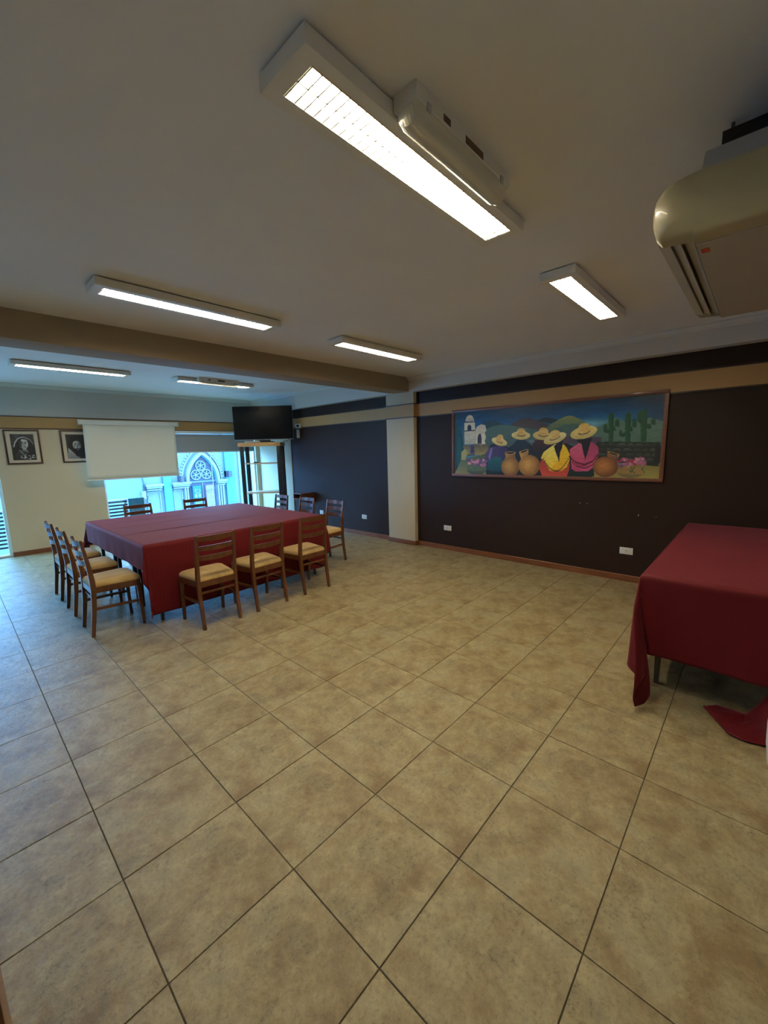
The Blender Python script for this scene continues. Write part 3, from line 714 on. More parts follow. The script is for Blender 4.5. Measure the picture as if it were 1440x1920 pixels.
((196,160,90),(222,200,140),'y',[(.301,.538),(.298,.524),(.295,.513),(.291,.503),(.287,.497),(.282,.494),(.277,.495),(.272,.499),(.268,.507),(.265,.517),(.263,.530),(.261,.544),(.261,.559),(.262,.574),(.265,.588),(.268,.600),(.272,.609),(.277,.615),(.281,.618),(.286,.617),(.291,.613),(.295,.605),(.298,.595),(.300,.582),(.302,.568),(.302,.553),(.301,.538)]),
((50,42,40),(50,42,40),'y',[(.301,.496),(.301,.494),(.300,.491),(.299,.489),(.298,.488),(.296,.486),(.294,.486),(.292,.485),(.290,.485),(.288,.486),(.286,.487),(.283,.488),(.281,.490),(.279,.492),(.276,.494),(.274,.497),(.272,.500),(.270,.503),(.268,.506),(.266,.510),(.264,.513),(.263,.517),(.262,.521),(.262,.524),(.261,.527),(.261,.531),(.261,.534)]),
((196,160,90),(210,186,120),'y',[(.300,.507),(.299,.502),(.297,.498),(.294,.496),(.290,.496),(.286,.497),(.281,.499),(.276,.504),(.272,.509),(.268,.515),(.265,.522),(.263,.529),(.262,.536),(.263,.542),(.264,.547),(.266,.551),(.269,.553),(.273,.554),(.277,.552),(.282,.550),(.286,.545),(.291,.540),(.294,.533),(.297,.527),(.299,.520),(.300,.513),(.300,.507)]),
((216,204,150),(190,172,108),'y',[(.446,.579),(.444,.565),(.440,.552),(.434,.541),(.425,.533),(.415,.528),(.403,.527),(.391,.529),(.380,.535),(.369,.543),(.360,.555),(.353,.568),(.349,.583),(.347,.598),(.349,.613),(.353,.625),(.360,.636),(.370,.644),(.380,.649),(.392,.650),(.404,.647),(.415,.641),(.425,.632),(.434,.621),(.441,.608),(.445,.593),(.446,.579)]),
((196,160,90),(222,200,140),'y',[(.421,.639),(.420,.628),(.418,.618),(.415,.610),(.411,.603),(.406,.599),(.401,.597),(.396,.598),(.391,.602),(.386,.608),(.382,.617),(.379,.626),(.377,.637),(.377,.649),(.377,.660),(.379,.670),(.382,.679),(.386,.685),(.391,.689),(.396,.691),(.402,.690),(.407,.686),(.411,.679),(.415,.671),(.418,.661),(.420,.651),(.421,.639)]),
((50,42,40),(50,42,40),'y',[(.421,.592),(.421,.589),(.421,.586),(.420,.583),(.419,.581),(.417,.578),(.416,.576),(.414,.575),(.411,.573),(.409,.572),(.407,.571),(.404,.571),(.401,.571),(.399,.571),(.396,.572),(.393,.573),(.390,.574),(.388,.576),(.385,.578),(.383,.580),(.381,.583),(.380,.586),(.378,.589),(.377,.592),(.376,.595),(.376,.598),(.376,.601)]),
((196,160,90),(210,186,120),'y',[(.420,.603),(.419,.598),(.418,.592),(.415,.588),(.411,.584),(.406,.582),(.401,.582),(.396,.583),(.391,.585),(.386,.589),(.382,.594),(.379,.600),(.378,.606),(.377,.612),(.378,.618),(.380,.624),(.383,.628),(.387,.631),(.391,.633),(.396,.633),(.401,.632),(.406,.630),(.411,.626),(.415,.621),(.418,.616),(.419,.610),(.420,.603)]),
((200,182,120),(190,172,108),'y',[(.548,.562),(.547,.548),(.543,.536),(.537,.525),(.529,.517),(.520,.513),(.509,.511),(.499,.514),(.488,.520),(.479,.529),(.471,.541),(.465,.554),(.461,.569),(.460,.584),(.461,.599),(.465,.612),(.472,.622),(.480,.630),(.489,.634),(.500,.635),(.510,.632),(.521,.626),(.530,.616),(.538,.605),(.543,.591),(.547,.577),(.548,.562)]),
((196,160,90),(222,200,140),'y',[(.535,.620),(.534,.606),(.532,.594),(.529,.583),(.525,.575),(.520,.570),(.514,.568),(.509,.569),(.503,.574),(.498,.582),(.494,.592),(.491,.605),(.489,.618),(.488,.633),(.489,.646),(.491,.659),(.495,.670),(.499,.678),(.504,.683),(.510,.685),(.515,.683),(.521,.678),(.526,.670),(.530,.660),(.533,.648),(.535,.634),(.535,.620)]),
((50,42,40),(50,42,40),'y',[(.534,.575),(.534,.572),(.534,.569),(.533,.566),(.531,.564),(.530,.561),(.528,.559),(.526,.558),(.524,.556),(.521,.555),(.518,.555),(.516,.554),(.513,.555),(.510,.555),(.507,.556),(.504,.557),(.501,.559),(.498,.561),(.496,.563),(.494,.566),(.491,.568),(.490,.571),(.488,.574),(.487,.577),(.486,.581),(.485,.584),(.485,.587)]),
((196,160,90),(210,186,120),'y',[(.534,.586),(.533,.580),(.531,.575),(.528,.570),(.524,.567),(.519,.566),(.513,.565),(.508,.567),(.502,.570),(.497,.574),(.493,.579),(.490,.585),(.488,.591),(.487,.597),(.488,.603),(.490,.609),(.493,.613),(.498,.616),(.503,.617),(.508,.617),(.514,.616),(.519,.613),(.524,.609),(.528,.604),(.531,.598),(.533,.592),(.534,.586)]),
((26,24,34),(26,24,34),'y',[(.497,.237),(.508,.351),(.546,.440),(.621,.458),(.665,.391),(.670,.001),(.488,.005)]),
((150,62,50),(190,70,58),'y',[(.502,.214),(.517,.249),(.533,.215),(.550,.102),(.596,.072),(.625,.107),(.640,.196),(.641,.108),(.630,-0.003),(.512,-0.004),(.498,.099)]),
((226,214,120),(214,180,40),'y',[(.503,.255),(.516,.340),(.547,.406),(.571,.450),(.585,.405),(.588,.216),(.550,.068),(.538,.136),(.521,.219)]),
((220,190,50),(212,160,30),'y',[(.587,.238),(.593,.327),(.601,.404),(.608,.447),(.625,.392),(.639,.305),(.640,.217),(.629,.129),(.603,.072),(.566,.069),(.550,.080)]),
((24,22,34),(24,22,34),'y',[(.564,.421),(.606,.502),(.603,.393),(.595,.327),(.592,.198),(.583,.272),(.572,.350)]),
((50,45,30),(50,45,30),'y',[(.520,.239),(.517,.233),(.514,.238),(.514,.249),(.517,.255),(.520,.250),(.520,.239)]),
((50,45,30),(50,45,30),'y',[(.527,.207),(.524,.201),(.520,.206),(.520,.217),(.524,.223),(.527,.218),(.527,.207)]),
((50,45,30),(50,45,30),'y',[(.533,.178),(.530,.172),(.527,.177),(.527,.188),(.530,.194),(.533,.189),(.533,.178)]),
((50,45,30),(50,45,30),'y',[(.539,.152),(.536,.146),(.533,.151),(.533,.162),(.536,.168),(.539,.163),(.539,.152)]),
((50,45,30),(50,45,30),'y',[(.545,.130),(.542,.124),(.539,.129),(.539,.140),(.542,.146),(.545,.141),(.545,.130)]),
((50,45,30),(50,45,30),'y',[(.551,.112),(.548,.105),(.545,.110),(.545,.121),(.548,.128),(.551,.123),(.551,.112)]),
((50,45,30),(50,45,30),'y',[(.557,.096),(.554,.090),(.551,.095),(.551,.106),(.554,.112),(.557,.107),(.557,.096)]),
((50,45,30),(50,45,30),'y',[(.563,.085),(.560,.079),(.557,.083),(.557,.094),(.560,.101),(.564,.096),(.563,.085)]),
((50,45,30),(50,45,30),'y',[(.569,.076),(.566,.070),(.563,.075),(.563,.086),(.566,.092),(.569,.087),(.569,.076)]),
((50,45,30),(50,45,30),'y',[(.575,.071),(.572,.065),(.569,.070),(.569,.081),(.572,.087),(.575,.082),(.575,.071)]),
((50,45,30),(50,45,30),'y',[(.581,.070),(.578,.064),(.575,.068),(.575,.079),(.578,.086),(.581,.081),(.581,.070)]),
((50,45,30),(50,45,30),'y',[(.587,.071),(.584,.065),(.581,.070),(.581,.081),(.584,.087),(.587,.082),(.587,.071)]),
((50,45,30),(50,45,30),'y',[(.592,.076),(.589,.070),(.586,.075),(.586,.086),(.590,.092),(.593,.087),(.592,.076)]),
((50,45,30),(50,45,30),'y',[(.598,.085),(.595,.079),(.592,.084),(.592,.094),(.595,.101),(.598,.096),(.598,.085)]),
((50,45,30),(50,45,30),'y',[(.604,.096),(.601,.090),(.598,.095),(.598,.106),(.601,.112),(.604,.107),(.604,.096)]),
((50,45,30),(50,45,30),'y',[(.609,.111),(.606,.105),(.603,.110),(.603,.121),(.606,.127),(.609,.122),(.609,.111)]),
((50,45,30),(50,45,30),'y',[(.615,.129),(.612,.123),(.609,.128),(.609,.139),(.612,.145),(.615,.140),(.615,.129)]),
((50,45,30),(50,45,30),'y',[(.620,.151),(.617,.145),(.614,.149),(.614,.160),(.617,.166),(.620,.161),(.620,.151)]),
((50,45,30),(50,45,30),'y',[(.625,.175),(.622,.169),(.619,.174),(.619,.185),(.622,.191),(.625,.186),(.625,.175)]),
((50,45,30),(50,45,30),'y',[(.630,.203),(.627,.197),(.625,.202),(.625,.212),(.628,.218),(.630,.213),(.630,.203)]),
((50,45,30),(50,45,30),'y',[(.636,.233),(.633,.228),(.630,.232),(.630,.243),(.633,.249),(.636,.244),(.636,.233)]),
((50,45,30),(50,45,30),'y',[(.641,.267),(.638,.261),(.635,.266),(.635,.277),(.638,.283),(.641,.278),(.641,.267)]),
((222,210,156),(190,172,108),'y',[(.619,.578),(.620,.561),(.617,.543),(.612,.524),(.604,.505),(.595,.487),(.583,.471),(.571,.458),(.558,.450),(.546,.445),(.535,.446),(.526,.451),(.519,.461),(.515,.475),(.515,.491),(.517,.510),(.523,.530),(.531,.550),(.542,.568),(.554,.584),(.566,.596),(.579,.604),(.591,.607),(.601,.606),(.610,.601),(.616,.591),(.619,.578)]),
((202,170,100),(222,200,140),'y',[(.590,.603),(.591,.589),(.591,.575),(.589,.560),(.586,.547),(.582,.536),(.577,.527),(.571,.521),(.565,.519),(.559,.520),(.553,.525),(.548,.533),(.545,.544),(.542,.557),(.541,.571),(.541,.586),(.543,.601),(.546,.614),(.551,.625),(.556,.634),(.562,.639),(.568,.641),(.574,.640),(.579,.635),(.584,.627),(.588,.616),(.590,.603)]),
((50,42,40),(50,42,40),'y',[(.592,.559),(.592,.556),(.592,.552),(.592,.549),(.591,.544),(.590,.540),(.588,.536),(.586,.532),(.584,.527),(.582,.523),(.579,.519),(.577,.515),(.574,.512),(.571,.509),(.568,.506),(.565,.503),(.562,.502),(.559,.500),(.556,.499),(.553,.499),(.551,.499),(.549,.500),(.547,.501),(.545,.502),(.544,.505),(.543,.507),(.542,.510)]),
((202,170,100),(210,186,120),'y',[(.590,.569),(.590,.562),(.589,.554),(.587,.545),(.583,.537),(.579,.529),(.573,.522),(.568,.517),(.562,.513),(.556,.511),(.552,.511),(.548,.513),(.545,.517),(.543,.522),(.543,.530),(.544,.538),(.547,.546),(.551,.554),(.555,.562),(.561,.569),(.566,.575),(.572,.579),(.577,.581),(.582,.580),(.586,.578),(.589,.574),(.590,.569)]),
((26,48,52),(22,36,40),'y',[(.635,.008),(.641,.130),(.669,.099),(.724,.103),(.746,.136),(.751,.013),(.691,-0.008)]),
((196,92,122),(170,60,104),'y',[(.638,.370),(.658,.412),(.680,.454),(.696,.432),(.708,.223),(.738,.135),(.725,.081),(.669,.071),(.651,.109)]),
((150,62,96),(186,76,120),'y',[(.708,.223),(.721,.388),(.723,.476),(.743,.446),(.761,.397),(.764,.325),(.761,.241),(.746,.136),(.725,.081),(.690,.079)]),
((24,24,38),(24,24,38),'y',[(.664,.493),(.736,.517),(.727,.447),(.720,.346),(.709,.228),(.701,.304),(.690,.436)]),
((70,20,40),(70,20,40),'y',[(.641,.279),(.667,.207),(.706,.176),(.740,.220),(.762,.314),(.762,.297),(.740,.199),(.707,.157),(.668,.188),(.642,.257)]),
((70,20,40),(70,20,40),'y',[(.643,.231),(.668,.157),(.707,.125),(.741,.169),(.761,.262),(.761,.250),(.741,.154),(.707,.110),(.668,.142),(.646,.213)]),
((70,20,40),(70,20,40),'y',[(.650,.232),(.647,.225),(.645,.228),(.644,.238),(.646,.245),(.649,.242),(.650,.232)]),
((70,20,40),(70,20,40),'y',[(.659,.206),(.657,.199),(.654,.202),(.654,.212),(.656,.219),(.659,.216),(.659,.206)]),
((70,20,40),(70,20,40),'y',[(.668,.185),(.666,.178),(.663,.180),(.663,.191),(.665,.198),(.668,.195),(.668,.185)]),
((70,20,40),(70,20,40),'y',[(.677,.169),(.675,.162),(.672,.164),(.672,.175),(.674,.182),(.677,.179),(.677,.169)]),
((70,20,40),(70,20,40),'y',[(.686,.158),(.684,.151),(.681,.153),(.681,.164),(.683,.171),(.686,.168),(.686,.158)]),
((70,20,40),(70,20,40),'y',[(.695,.152),(.693,.145),(.690,.147),(.690,.158),(.692,.165),(.695,.162),(.695,.152)]),
((70,20,40),(70,20,40),'y',[(.704,.151),(.702,.143),(.699,.146),(.699,.156),(.701,.164),(.704,.161),(.704,.151)]),
((70,20,40),(70,20,40),'y',[(.713,.154),(.711,.147),(.708,.150),(.708,.160),(.710,.168),(.712,.165),(.713,.154)]),
((70,20,40),(70,20,40),'y',[(.721,.163),(.719,.156),(.717,.159),(.716,.169),(.718,.176),(.721,.173),(.721,.163)]),
((70,20,40),(70,20,40),'y',[(.730,.176),(.728,.169),(.725,.172),(.725,.182),(.727,.189),(.729,.186),(.730,.176)]),
((70,20,40),(70,20,40),'y',[(.738,.194),(.736,.187),(.733,.190),(.733,.200),(.735,.207),(.738,.204),(.738,.194)]),
((70,20,40),(70,20,40),'y',[(.746,.217),(.744,.210),(.742,.213),(.741,.223),(.743,.230),(.746,.227),(.746,.217)]),
((70,20,40),(70,20,40),'y',[(.754,.244),(.752,.237),(.750,.240),(.749,.250),(.751,.257),(.754,.254),(.754,.244)]),
((70,20,40),(70,20,40),'y',[(.762,.276),(.760,.269),(.757,.272),(.757,.282),(.759,.289),(.762,.286),(.762,.276)]),
((218,200,128),(190,172,108),'y',[(.753,.627),(.753,.607),(.750,.587),(.744,.566),(.735,.547),(.724,.530),(.711,.517),(.698,.507),(.684,.503),(.671,.503),(.659,.509),(.649,.519),(.643,.534),(.639,.552),(.639,.572),(.642,.593),(.649,.614),(.658,.634),(.670,.650),(.683,.663),(.697,.672),(.711,.676),(.723,.675),(.734,.669),(.743,.658),(.750,.644),(.753,.627)]),
((206,168,80),(222,200,140),'y',[(.723,.664),(.723,.649),(.723,.634),(.720,.620),(.717,.607),(.712,.597),(.707,.589),(.701,.585),(.694,.585),(.688,.589),(.683,.595),(.678,.606),(.675,.618),(.673,.633),(.672,.648),(.673,.663),(.675,.678),(.679,.691),(.683,.701),(.689,.708),(.695,.712),(.701,.712),(.707,.708),(.713,.701),(.717,.691),(.721,.679),(.723,.664)]),
((50,42,40),(50,42,40),'y',[(.724,.616),(.724,.612),(.724,.607),(.723,.603),(.723,.599),(.721,.594),(.720,.590),(.718,.586),(.715,.582),(.713,.578),(.710,.574),(.707,.571),(.704,.568),(.701,.566),(.698,.564),(.695,.563),(.692,.562),(.689,.561),(.686,.562),(.683,.562),(.680,.564),(.678,.566),(.676,.568),(.675,.571),(.673,.574),(.672,.578),(.672,.581)]),
((206,168,80),(210,186,120),'y',[(.723,.626),(.723,.618),(.721,.609),(.718,.601),(.715,.593),(.710,.586),(.704,.580),(.698,.576),(.692,.574),(.687,.574),(.682,.577),(.678,.581),(.675,.587),(.673,.594),(.673,.603),(.675,.612),(.677,.620),(.681,.628),(.686,.636),(.692,.641),(.698,.645),(.704,.647),(.710,.646),(.714,.644),(.718,.640),(.721,.634),(.723,.626)]),
((180,140,76),(90,70,60),'x',[(.312,.336),(.372,.349),(.369,.283),(.381,.206),(.306,.204),(.318,.278)]),
((180,140,76),(120,84,46),'r',[(.394,.128),(.393,.094),(.389,.061),(.383,.032),(.374,.008),(.363,-0.009),(.351,-0.018),(.339,-0.020),(.327,-0.012),(.316,.003),(.307,.026),(.299,.055),(.295,.088),(.293,.123),(.294,.158),(.299,.192),(.306,.221),(.315,.245),(.326,.261),(.337,.270),(.350,.270),(.361,.261),(.372,.245),(.381,.223),(.388,.194),(.393,.162),(.394,.128)]),
((165,130,85),(165,130,85),'y',[(.372,.335),(.371,.330),(.369,.325),(.365,.321),(.359,.318),(.353,.315),(.346,.314),(.339,.314),(.332,.315),(.325,.318),(.320,.322),(.316,.326),(.313,.331),(.312,.336),(.313,.341),(.315,.346),(.320,.350),(.325,.354),(.331,.356),(.338,.357),(.346,.357),(.353,.355),(.359,.353),(.364,.349),(.368,.345),(.371,.340),(.372,.335)]),
((40,34,36),(40,34,36),'y',[(.366,.335),(.365,.332),(.363,.329),(.360,.326),(.356,.324),(.351,.322),(.345,.321),(.339,.321),(.334,.322),(.329,.324),(.324,.326),(.321,.329),(.319,.333),(.318,.336),(.319,.339),(.321,.343),(.324,.345),(.328,.348),(.334,.349),(.339,.350),(.345,.350),(.351,.349),(.356,.347),(.360,.345),(.363,.342),(.365,.339),(.366,.335)]),
((186,146,82),(90,70,60),'x',[(.390,.354),(.440,.366),(.438,.301),(.486,.233),(.403,.231),(.395,.297)]),
((186,146,82),(130,92,50),'r',[(.500,.150),(.499,.113),(.494,.079),(.487,.048),(.478,.022),(.466,.004),(.453,-0.006),(.440,-0.007),(.427,.000),(.415,.017),(.404,.041),(.396,.072),(.391,.107),(.389,.145),(.390,.182),(.395,.218),(.403,.249),(.413,.274),(.424,.291),(.438,.300),(.451,.300),(.464,.291),(.475,.274),(.485,.250),(.493,.220),(.498,.186),(.500,.150)]),
((165,130,85),(165,130,85),'y',[(.438,.379),(.438,.373),(.437,.367),(.435,.359),(.431,.352),(.426,.344),(.421,.337),(.415,.331),(.410,.326),(.405,.322),(.400,.321),(.396,.321),(.393,.323),(.392,.327),(.392,.333),(.393,.339),(.396,.347),(.400,.355),(.404,.362),(.410,.369),(.415,.376),(.421,.381),(.426,.384),(.431,.385),(.434,.385),(.437,.383),(.438,.379)]),
((40,34,36),(40,34,36),'y',[(.434,.374),(.434,.370),(.433,.365),(.430,.360),(.427,.354),(.424,.348),(.420,.343),(.415,.338),(.411,.334),(.406,.331),(.403,.329),(.400,.329),(.398,.330),(.397,.332),(.397,.336),(.398,.341),(.400,.346),(.403,.352),(.407,.358),(.411,.364),(.416,.369),(.420,.373),(.424,.376),(.428,.377),(.431,.377),(.433,.376),(.434,.374)]),
((176,118,66),(90,70,60),'x',[(.798,.303),(.849,.315),(.847,.259),(.833,.212),(.755,.210),(.804,.254)]),
((176,118,66),(104,66,42),'r',[(.847,.141),(.846,.110),(.842,.080),(.835,.054),(.827,.032),(.816,.016),(.804,.007),(.791,.006),(.779,.012),(.768,.026),(.758,.047),(.750,.073),(.745,.103),(.743,.136),(.744,.168),(.748,.198),(.755,.225),(.764,.247),(.775,.262),(.787,.270),(.800,.270),(.812,.262),(.823,.248),(.833,.227),(.840,.201),(.845,.172),(.847,.141)]),
((165,130,85),(165,130,85),'y',[(.848,.276),(.847,.272),(.844,.271),(.841,.271),(.836,.273),(.831,.277),(.825,.283),(.819,.290),(.814,.297),(.809,.305),(.805,.313),(.801,.320),(.800,.327),(.799,.332),(.801,.335),(.803,.336),(.807,.336),(.811,.334),(.817,.329),(.823,.324),(.828,.317),(.834,.309),(.839,.302),(.843,.294),(.846,.287),(.848,.281),(.848,.276)]),
((40,34,36),(40,34,36),'y',[(.843,.281),(.842,.279),(.840,.278),(.838,.279),(.834,.281),(.830,.285),(.825,.289),(.820,.295),(.816,.300),(.812,.307),(.809,.312),(.806,.318),(.805,.322),(.804,.326),(.805,.328),(.807,.329),(.810,.328),(.814,.326),(.818,.322),(.823,.317),(.827,.312),(.832,.306),(.836,.300),(.839,.294),(.841,.289),(.843,.284),(.843,.281)]),
((80,98,72),(60,60,50),'y',[(.208,.086),(.207,.075),(.206,.064),(.204,.053),(.201,.043),(.197,.033),(.193,.024),(.188,.016),(.182,.008),(.176,.002),(.169,-0.003),(.162,-0.007),(.154,-0.010),(.147,-0.011),(.139,-0.011),(.132,-0.010),(.125,-0.007),(.118,-0.003),(.111,.002),(.105,.009),(.100,.016),(.095,.025),(.091,.035),(.087,.045),(.085,.056),(.084,.067),(.083,.078)]),
((80,98,72),(80,98,72),'y',[(.085,.139),(.207,.157),(.204,.068),(.087,.060)]),
((134,120,74),(96,88,60),'y',[(.946,.090),(.947,.081),(.947,.072),(.946,.063),(.944,.054),(.942,.046),(.938,.038),(.934,.031),(.929,.024),(.924,.018),(.918,.014),(.911,.010),(.905,.007),(.898,.006),(.891,.006),(.884,.007),(.877,.009),(.871,.013),(.865,.018),(.860,.023),(.855,.030),(.851,.037),(.848,.045),(.846,.054),(.844,.063),(.844,.073),(.845,.082)]),
((140,112,70),(140,112,70),'y',[(.849,.141),(.944,.127),(.942,.048),(.855,.061)]),
((196,132,160),(196,132,160),'y',[(.209,.208),(.206,.197),(.200,.192),(.194,.196),(.192,.207),(.194,.219),(.200,.223),(.206,.219),(.209,.208)]),
((120,84,128),(120,84,128),'y',[(.202,.205),(.198,.191),(.189,.185),(.179,.191),(.175,.205),(.179,.219),(.189,.225),(.198,.220),(.202,.205)]),
((168,104,142),(168,104,142),'y',[(.154,.183),(.151,.164),(.142,.155),(.134,.163),(.131,.182),(.134,.202),(.142,.210),(.151,.203),(.154,.183)]),
((120,84,128),(120,84,128),'y',[(.161,.193),(.157,.177),(.148,.171),(.138,.177),(.134,.192),(.138,.207),(.148,.213),(.157,.207),(.161,.193)]),
((196,132,160),(196,132,160),'y',[(.127,.205),(.125,.190),(.119,.184),(.113,.190),(.111,.204),(.113,.219),(.119,.226),(.124,.219),(.127,.205)]),
((120,84,128),(120,84,128),'y',[(.164,.234),(.162,.218),(.156,.211),(.150,.218),(.148,.234),(.150,.251),(.156,.258),(.162,.251),(.164,.234)]),
((196,132,160),(196,132,160),'y',[(.155,.167),(.151,.153),(.143,.147),(.135,.153),(.131,.166),(.135,.180),(.143,.185),(.151,.180),(.155,.167)]),
((168,104,142),(168,104,142),'y',[(.159,.176),(.155,.163),(.146,.157),(.136,.162),(.132,.175),(.136,.189),(.146,.194),(.155,.189),(.159,.176)]),
((196,132,160),(196,132,160),'y',[(.151,.176),(.148,.163),(.142,.157),(.136,.162),(.133,.175),(.135,.188),(.142,.193),(.148,.188),(.151,.176)]),
((196,132,160),(196,132,160),'y',[(.186,.151),(.183,.137),(.176,.131),(.170,.136),(.167,.150),(.170,.165),(.176,.171),(.183,.165),(.186,.151)]),
((120,84,128),(120,84,128),'y',[(.187,.234),(.185,.221),(.178,.216),(.171,.221),(.168,.234),(.171,.247),(.178,.252),(.184,.247),(.187,.234)]),
((120,84,128),(120,84,128),'y',[(.193,.213),(.190,.196),(.181,.189),(.173,.196),(.170,.212),(.173,.229),(.181,.236),(.190,.229),(.193,.213)]),
((196,132,160),(196,132,160),'y',[(.112,.173),(.109,.160),(.100,.154),(.091,.160),(.087,.173),(.091,.186),(.100,.192),(.109,.186),(.112,.173)]),
((168,104,142),(168,104,142),'y',[(.192,.140),(.189,.123),(.182,.116),(.175,.122),(.172,.139),(.175,.155),(.182,.163),(.189,.156),(.192,.140)]),
((120,84,128),(120,84,128),'y',[(.203,.192),(.199,.180),(.191,.176),(.182,.180),(.178,.191),(.182,.202),(.191,.207),(.199,.203),(.203,.192)]),
((120,84,128),(120,84,128),'y',[(.211,.206),(.208,.192),(.199,.186),(.190,.191),(.186,.205),(.190,.219),(.199,.225),(.208,.219),(.211,.206)]),
((196,132,160),(196,132,160),'y',[(.195,.228),(.192,.214),(.184,.208),(.176,.213),(.173,.228),(.176,.243),(.184,.249),(.192,.243),(.195,.228)]),
((92,72,110),(92,72,110),'y',[(.159,.149),(.156,.135),(.149,.128),(.142,.134),(.139,.149),(.142,.164),(.149,.170),(.156,.164),(.159,.149)]),
((92,72,110),(92,72,110),'y',[(.147,.194),(.144,.183),(.138,.178),(.131,.183),(.129,.194),(.131,.205),(.138,.209),(.144,.205),(.147,.194)]),
((92,72,110),(92,72,110),'y',[(.208,.148),(.205,.129),(.197,.120),(.190,.128),(.186,.147),(.189,.167),(.197,.176),(.205,.168),(.208,.148)]),
((92,72,110),(92,72,110),'y',[(.184,.234),(.181,.217),(.172,.210),(.163,.216),(.159,.233),(.162,.250),(.172,.257),(.180,.250),(.184,.234)]),
((196,132,160),(196,132,160),'y',[(.162,.207),(.159,.188),(.149,.180),(.140,.188),(.136,.206),(.140,.225),(.149,.233),(.158,.226),(.162,.207)]),
((168,104,142),(168,104,142),'y',[(.200,.139),(.197,.128),(.188,.122),(.179,.127),(.175,.138),(.179,.149),(.188,.154),(.197,.150),(.200,.139)]),
((120,84,128),(120,84,128),'y',[(.206,.167),(.202,.148),(.193,.140),(.184,.147),(.180,.166),(.183,.185),(.193,.193),(.202,.186),(.206,.167)]),
((168,104,142),(168,104,142),'y',[(.165,.235),(.162,.222),(.156,.216),(.149,.221),(.147,.235),(.149,.249),(.155,.254),(.162,.249),(.165,.235)]),
((92,72,110),(92,72,110),'y',[(.174,.183),(.171,.164),(.166,.156),(.160,.164),(.157,.183),(.160,.202),(.166,.210),(.171,.202),(.174,.183)]),
((92,72,110),(92,72,110),'y',[(.115,.223),(.111,.211),(.102,.206),(.092,.211),(.088,.222),(.092,.234),(.102,.239),(.111,.234),(.115,.223)]),
((168,104,142),(168,104,142),'y',[(.123,.223),(.121,.205),(.114,.197),(.108,.205),(.105,.223),(.108,.241),(.114,.249),(.121,.241),(.123,.223)]),
((168,104,142),(168,104,142),'y',[(.205,.156),(.202,.140),(.195,.133),(.187,.139),(.184,.155),(.187,.171),(.195,.178),(.202,.172),(.205,.156)]),
((120,84,128),(120,84,128),'y',[(.145,.159),(.142,.143),(.136,.136),(.129,.142),(.126,.158),(.129,.174),(.135,.180),(.142,.174),(.145,.159)]),
((168,104,142),(168,104,142),'y',[(.151,.188),(.147,.170),(.138,.162),(.129,.169),(.125,.187),(.129,.205),(.138,.213),(.147,.206),(.151,.188)]),
((92,72,110),(92,72,110),'y',[(.108,.231),(.104,.212),(.094,.204),(.084,.211),(.079,.230),(.084,.249),(.094,.257),(.104,.249),(.108,.231)]),
((196,132,160),(196,132,160),'y',[(.108,.184),(.105,.172),(.099,.167),(.092,.171),(.089,.183),(.092,.195),(.099,.200),(.105,.195),(.108,.184)]),
((196,132,160),(196,132,160),'y',[(.144,.196),(.141,.183),(.134,.178),(.126,.183),(.123,.196),(.126,.208),(.134,.214),(.141,.209),(.144,.196)]),
((130,100,135),(130,100,135),'y',[(.882,.234),(.881,.219),(.878,.213),(.874,.219),(.873,.234),(.874,.249),(.877,.255),(.881,.249),(.882,.234)]),
((168,96,130),(168,96,130),'y',[(.932,.190),(.930,.176),(.926,.170),(.921,.176),(.919,.190),(.921,.204),(.925,.210),(.930,.204),(.932,.190)]),
((168,96,130),(168,96,130),'y',[(.931,.209),(.929,.196),(.924,.191),(.919,.196),(.916,.209),(.918,.222),(.924,.227),(.929,.222),(.931,.209)]),
((190,130,150),(190,130,150),'y',[(.889,.196),(.888,.181),(.883,.175),(.878,.181),(.876,.195),(.877,.210),(.882,.217),(.887,.211),(.889,.196)]),
((130,100,135),(130,100,135),'y',[(.897,.222),(.896,.208),(.892,.202),(.887,.208),(.885,.222),(.887,.236),(.891,.242),(.895,.236),(.897,.222)]),
((96,76,112),(96,76,112),'y',[(.934,.225),(.932,.209),(.926,.202),(.920,.208),(.917,.225),(.919,.241),(.925,.248),(.931,.241),(.934,.225)]),
((190,130,150),(190,130,150),'y',[(.889,.154),(.888,.139),(.884,.133),(.880,.139),(.878,.154),(.879,.169),(.883,.175),(.887,.169),(.889,.154)]),
((130,100,135),(130,100,135),'y',[(.948,.174),(.946,.160),(.940,.153),(.934,.159),(.932,.173),(.934,.188),(.940,.194),(.946,.188),(.948,.174)]),
((168,96,130),(168,96,130),'y',[(.928,.190),(.926,.175),(.920,.169),(.914,.175),(.911,.190),(.913,.205),(.919,.211),(.925,.205),(.928,.190)]),
((150,50,80),(150,50,80),'y',[(.897,.223),(.896,.213),(.893,.208),(.889,.212),(.887,.223),(.889,.233),(.892,.238),(.896,.234),(.897,.223)]),
((96,76,112),(96,76,112),'y',[(.864,.155),(.862,.142),(.855,.137),(.849,.141),(.846,.154),(.848,.167),(.855,.172),(.861,.167),(.864,.155)]),
((168,96,130),(168,96,130),'y',[(.938,.245),(.936,.230),(.930,.223),(.925,.230),(.922,.245),(.924,.261),(.930,.267),(.935,.261),(.938,.245)]),
((168,96,130),(168,96,130),'y',[(.946,.190),(.945,.174),(.941,.168),(.938,.174),(.936,.189),(.937,.204),(.941,.210),(.944,.204),(.946,.190)]),
((168,96,130),(168,96,130),'y',[(.905,.174),(.903,.163),(.897,.159),(.892,.163),(.890,.173),(.892,.184),(.897,.188),(.902,.184),(.905,.174)]),
((130,100,135),(130,100,135),'y',[(.907,.191),(.905,.181),(.901,.176),(.897,.180),(.895,.191),(.897,.201),(.901,.205),(.905,.201),(.907,.191)]),
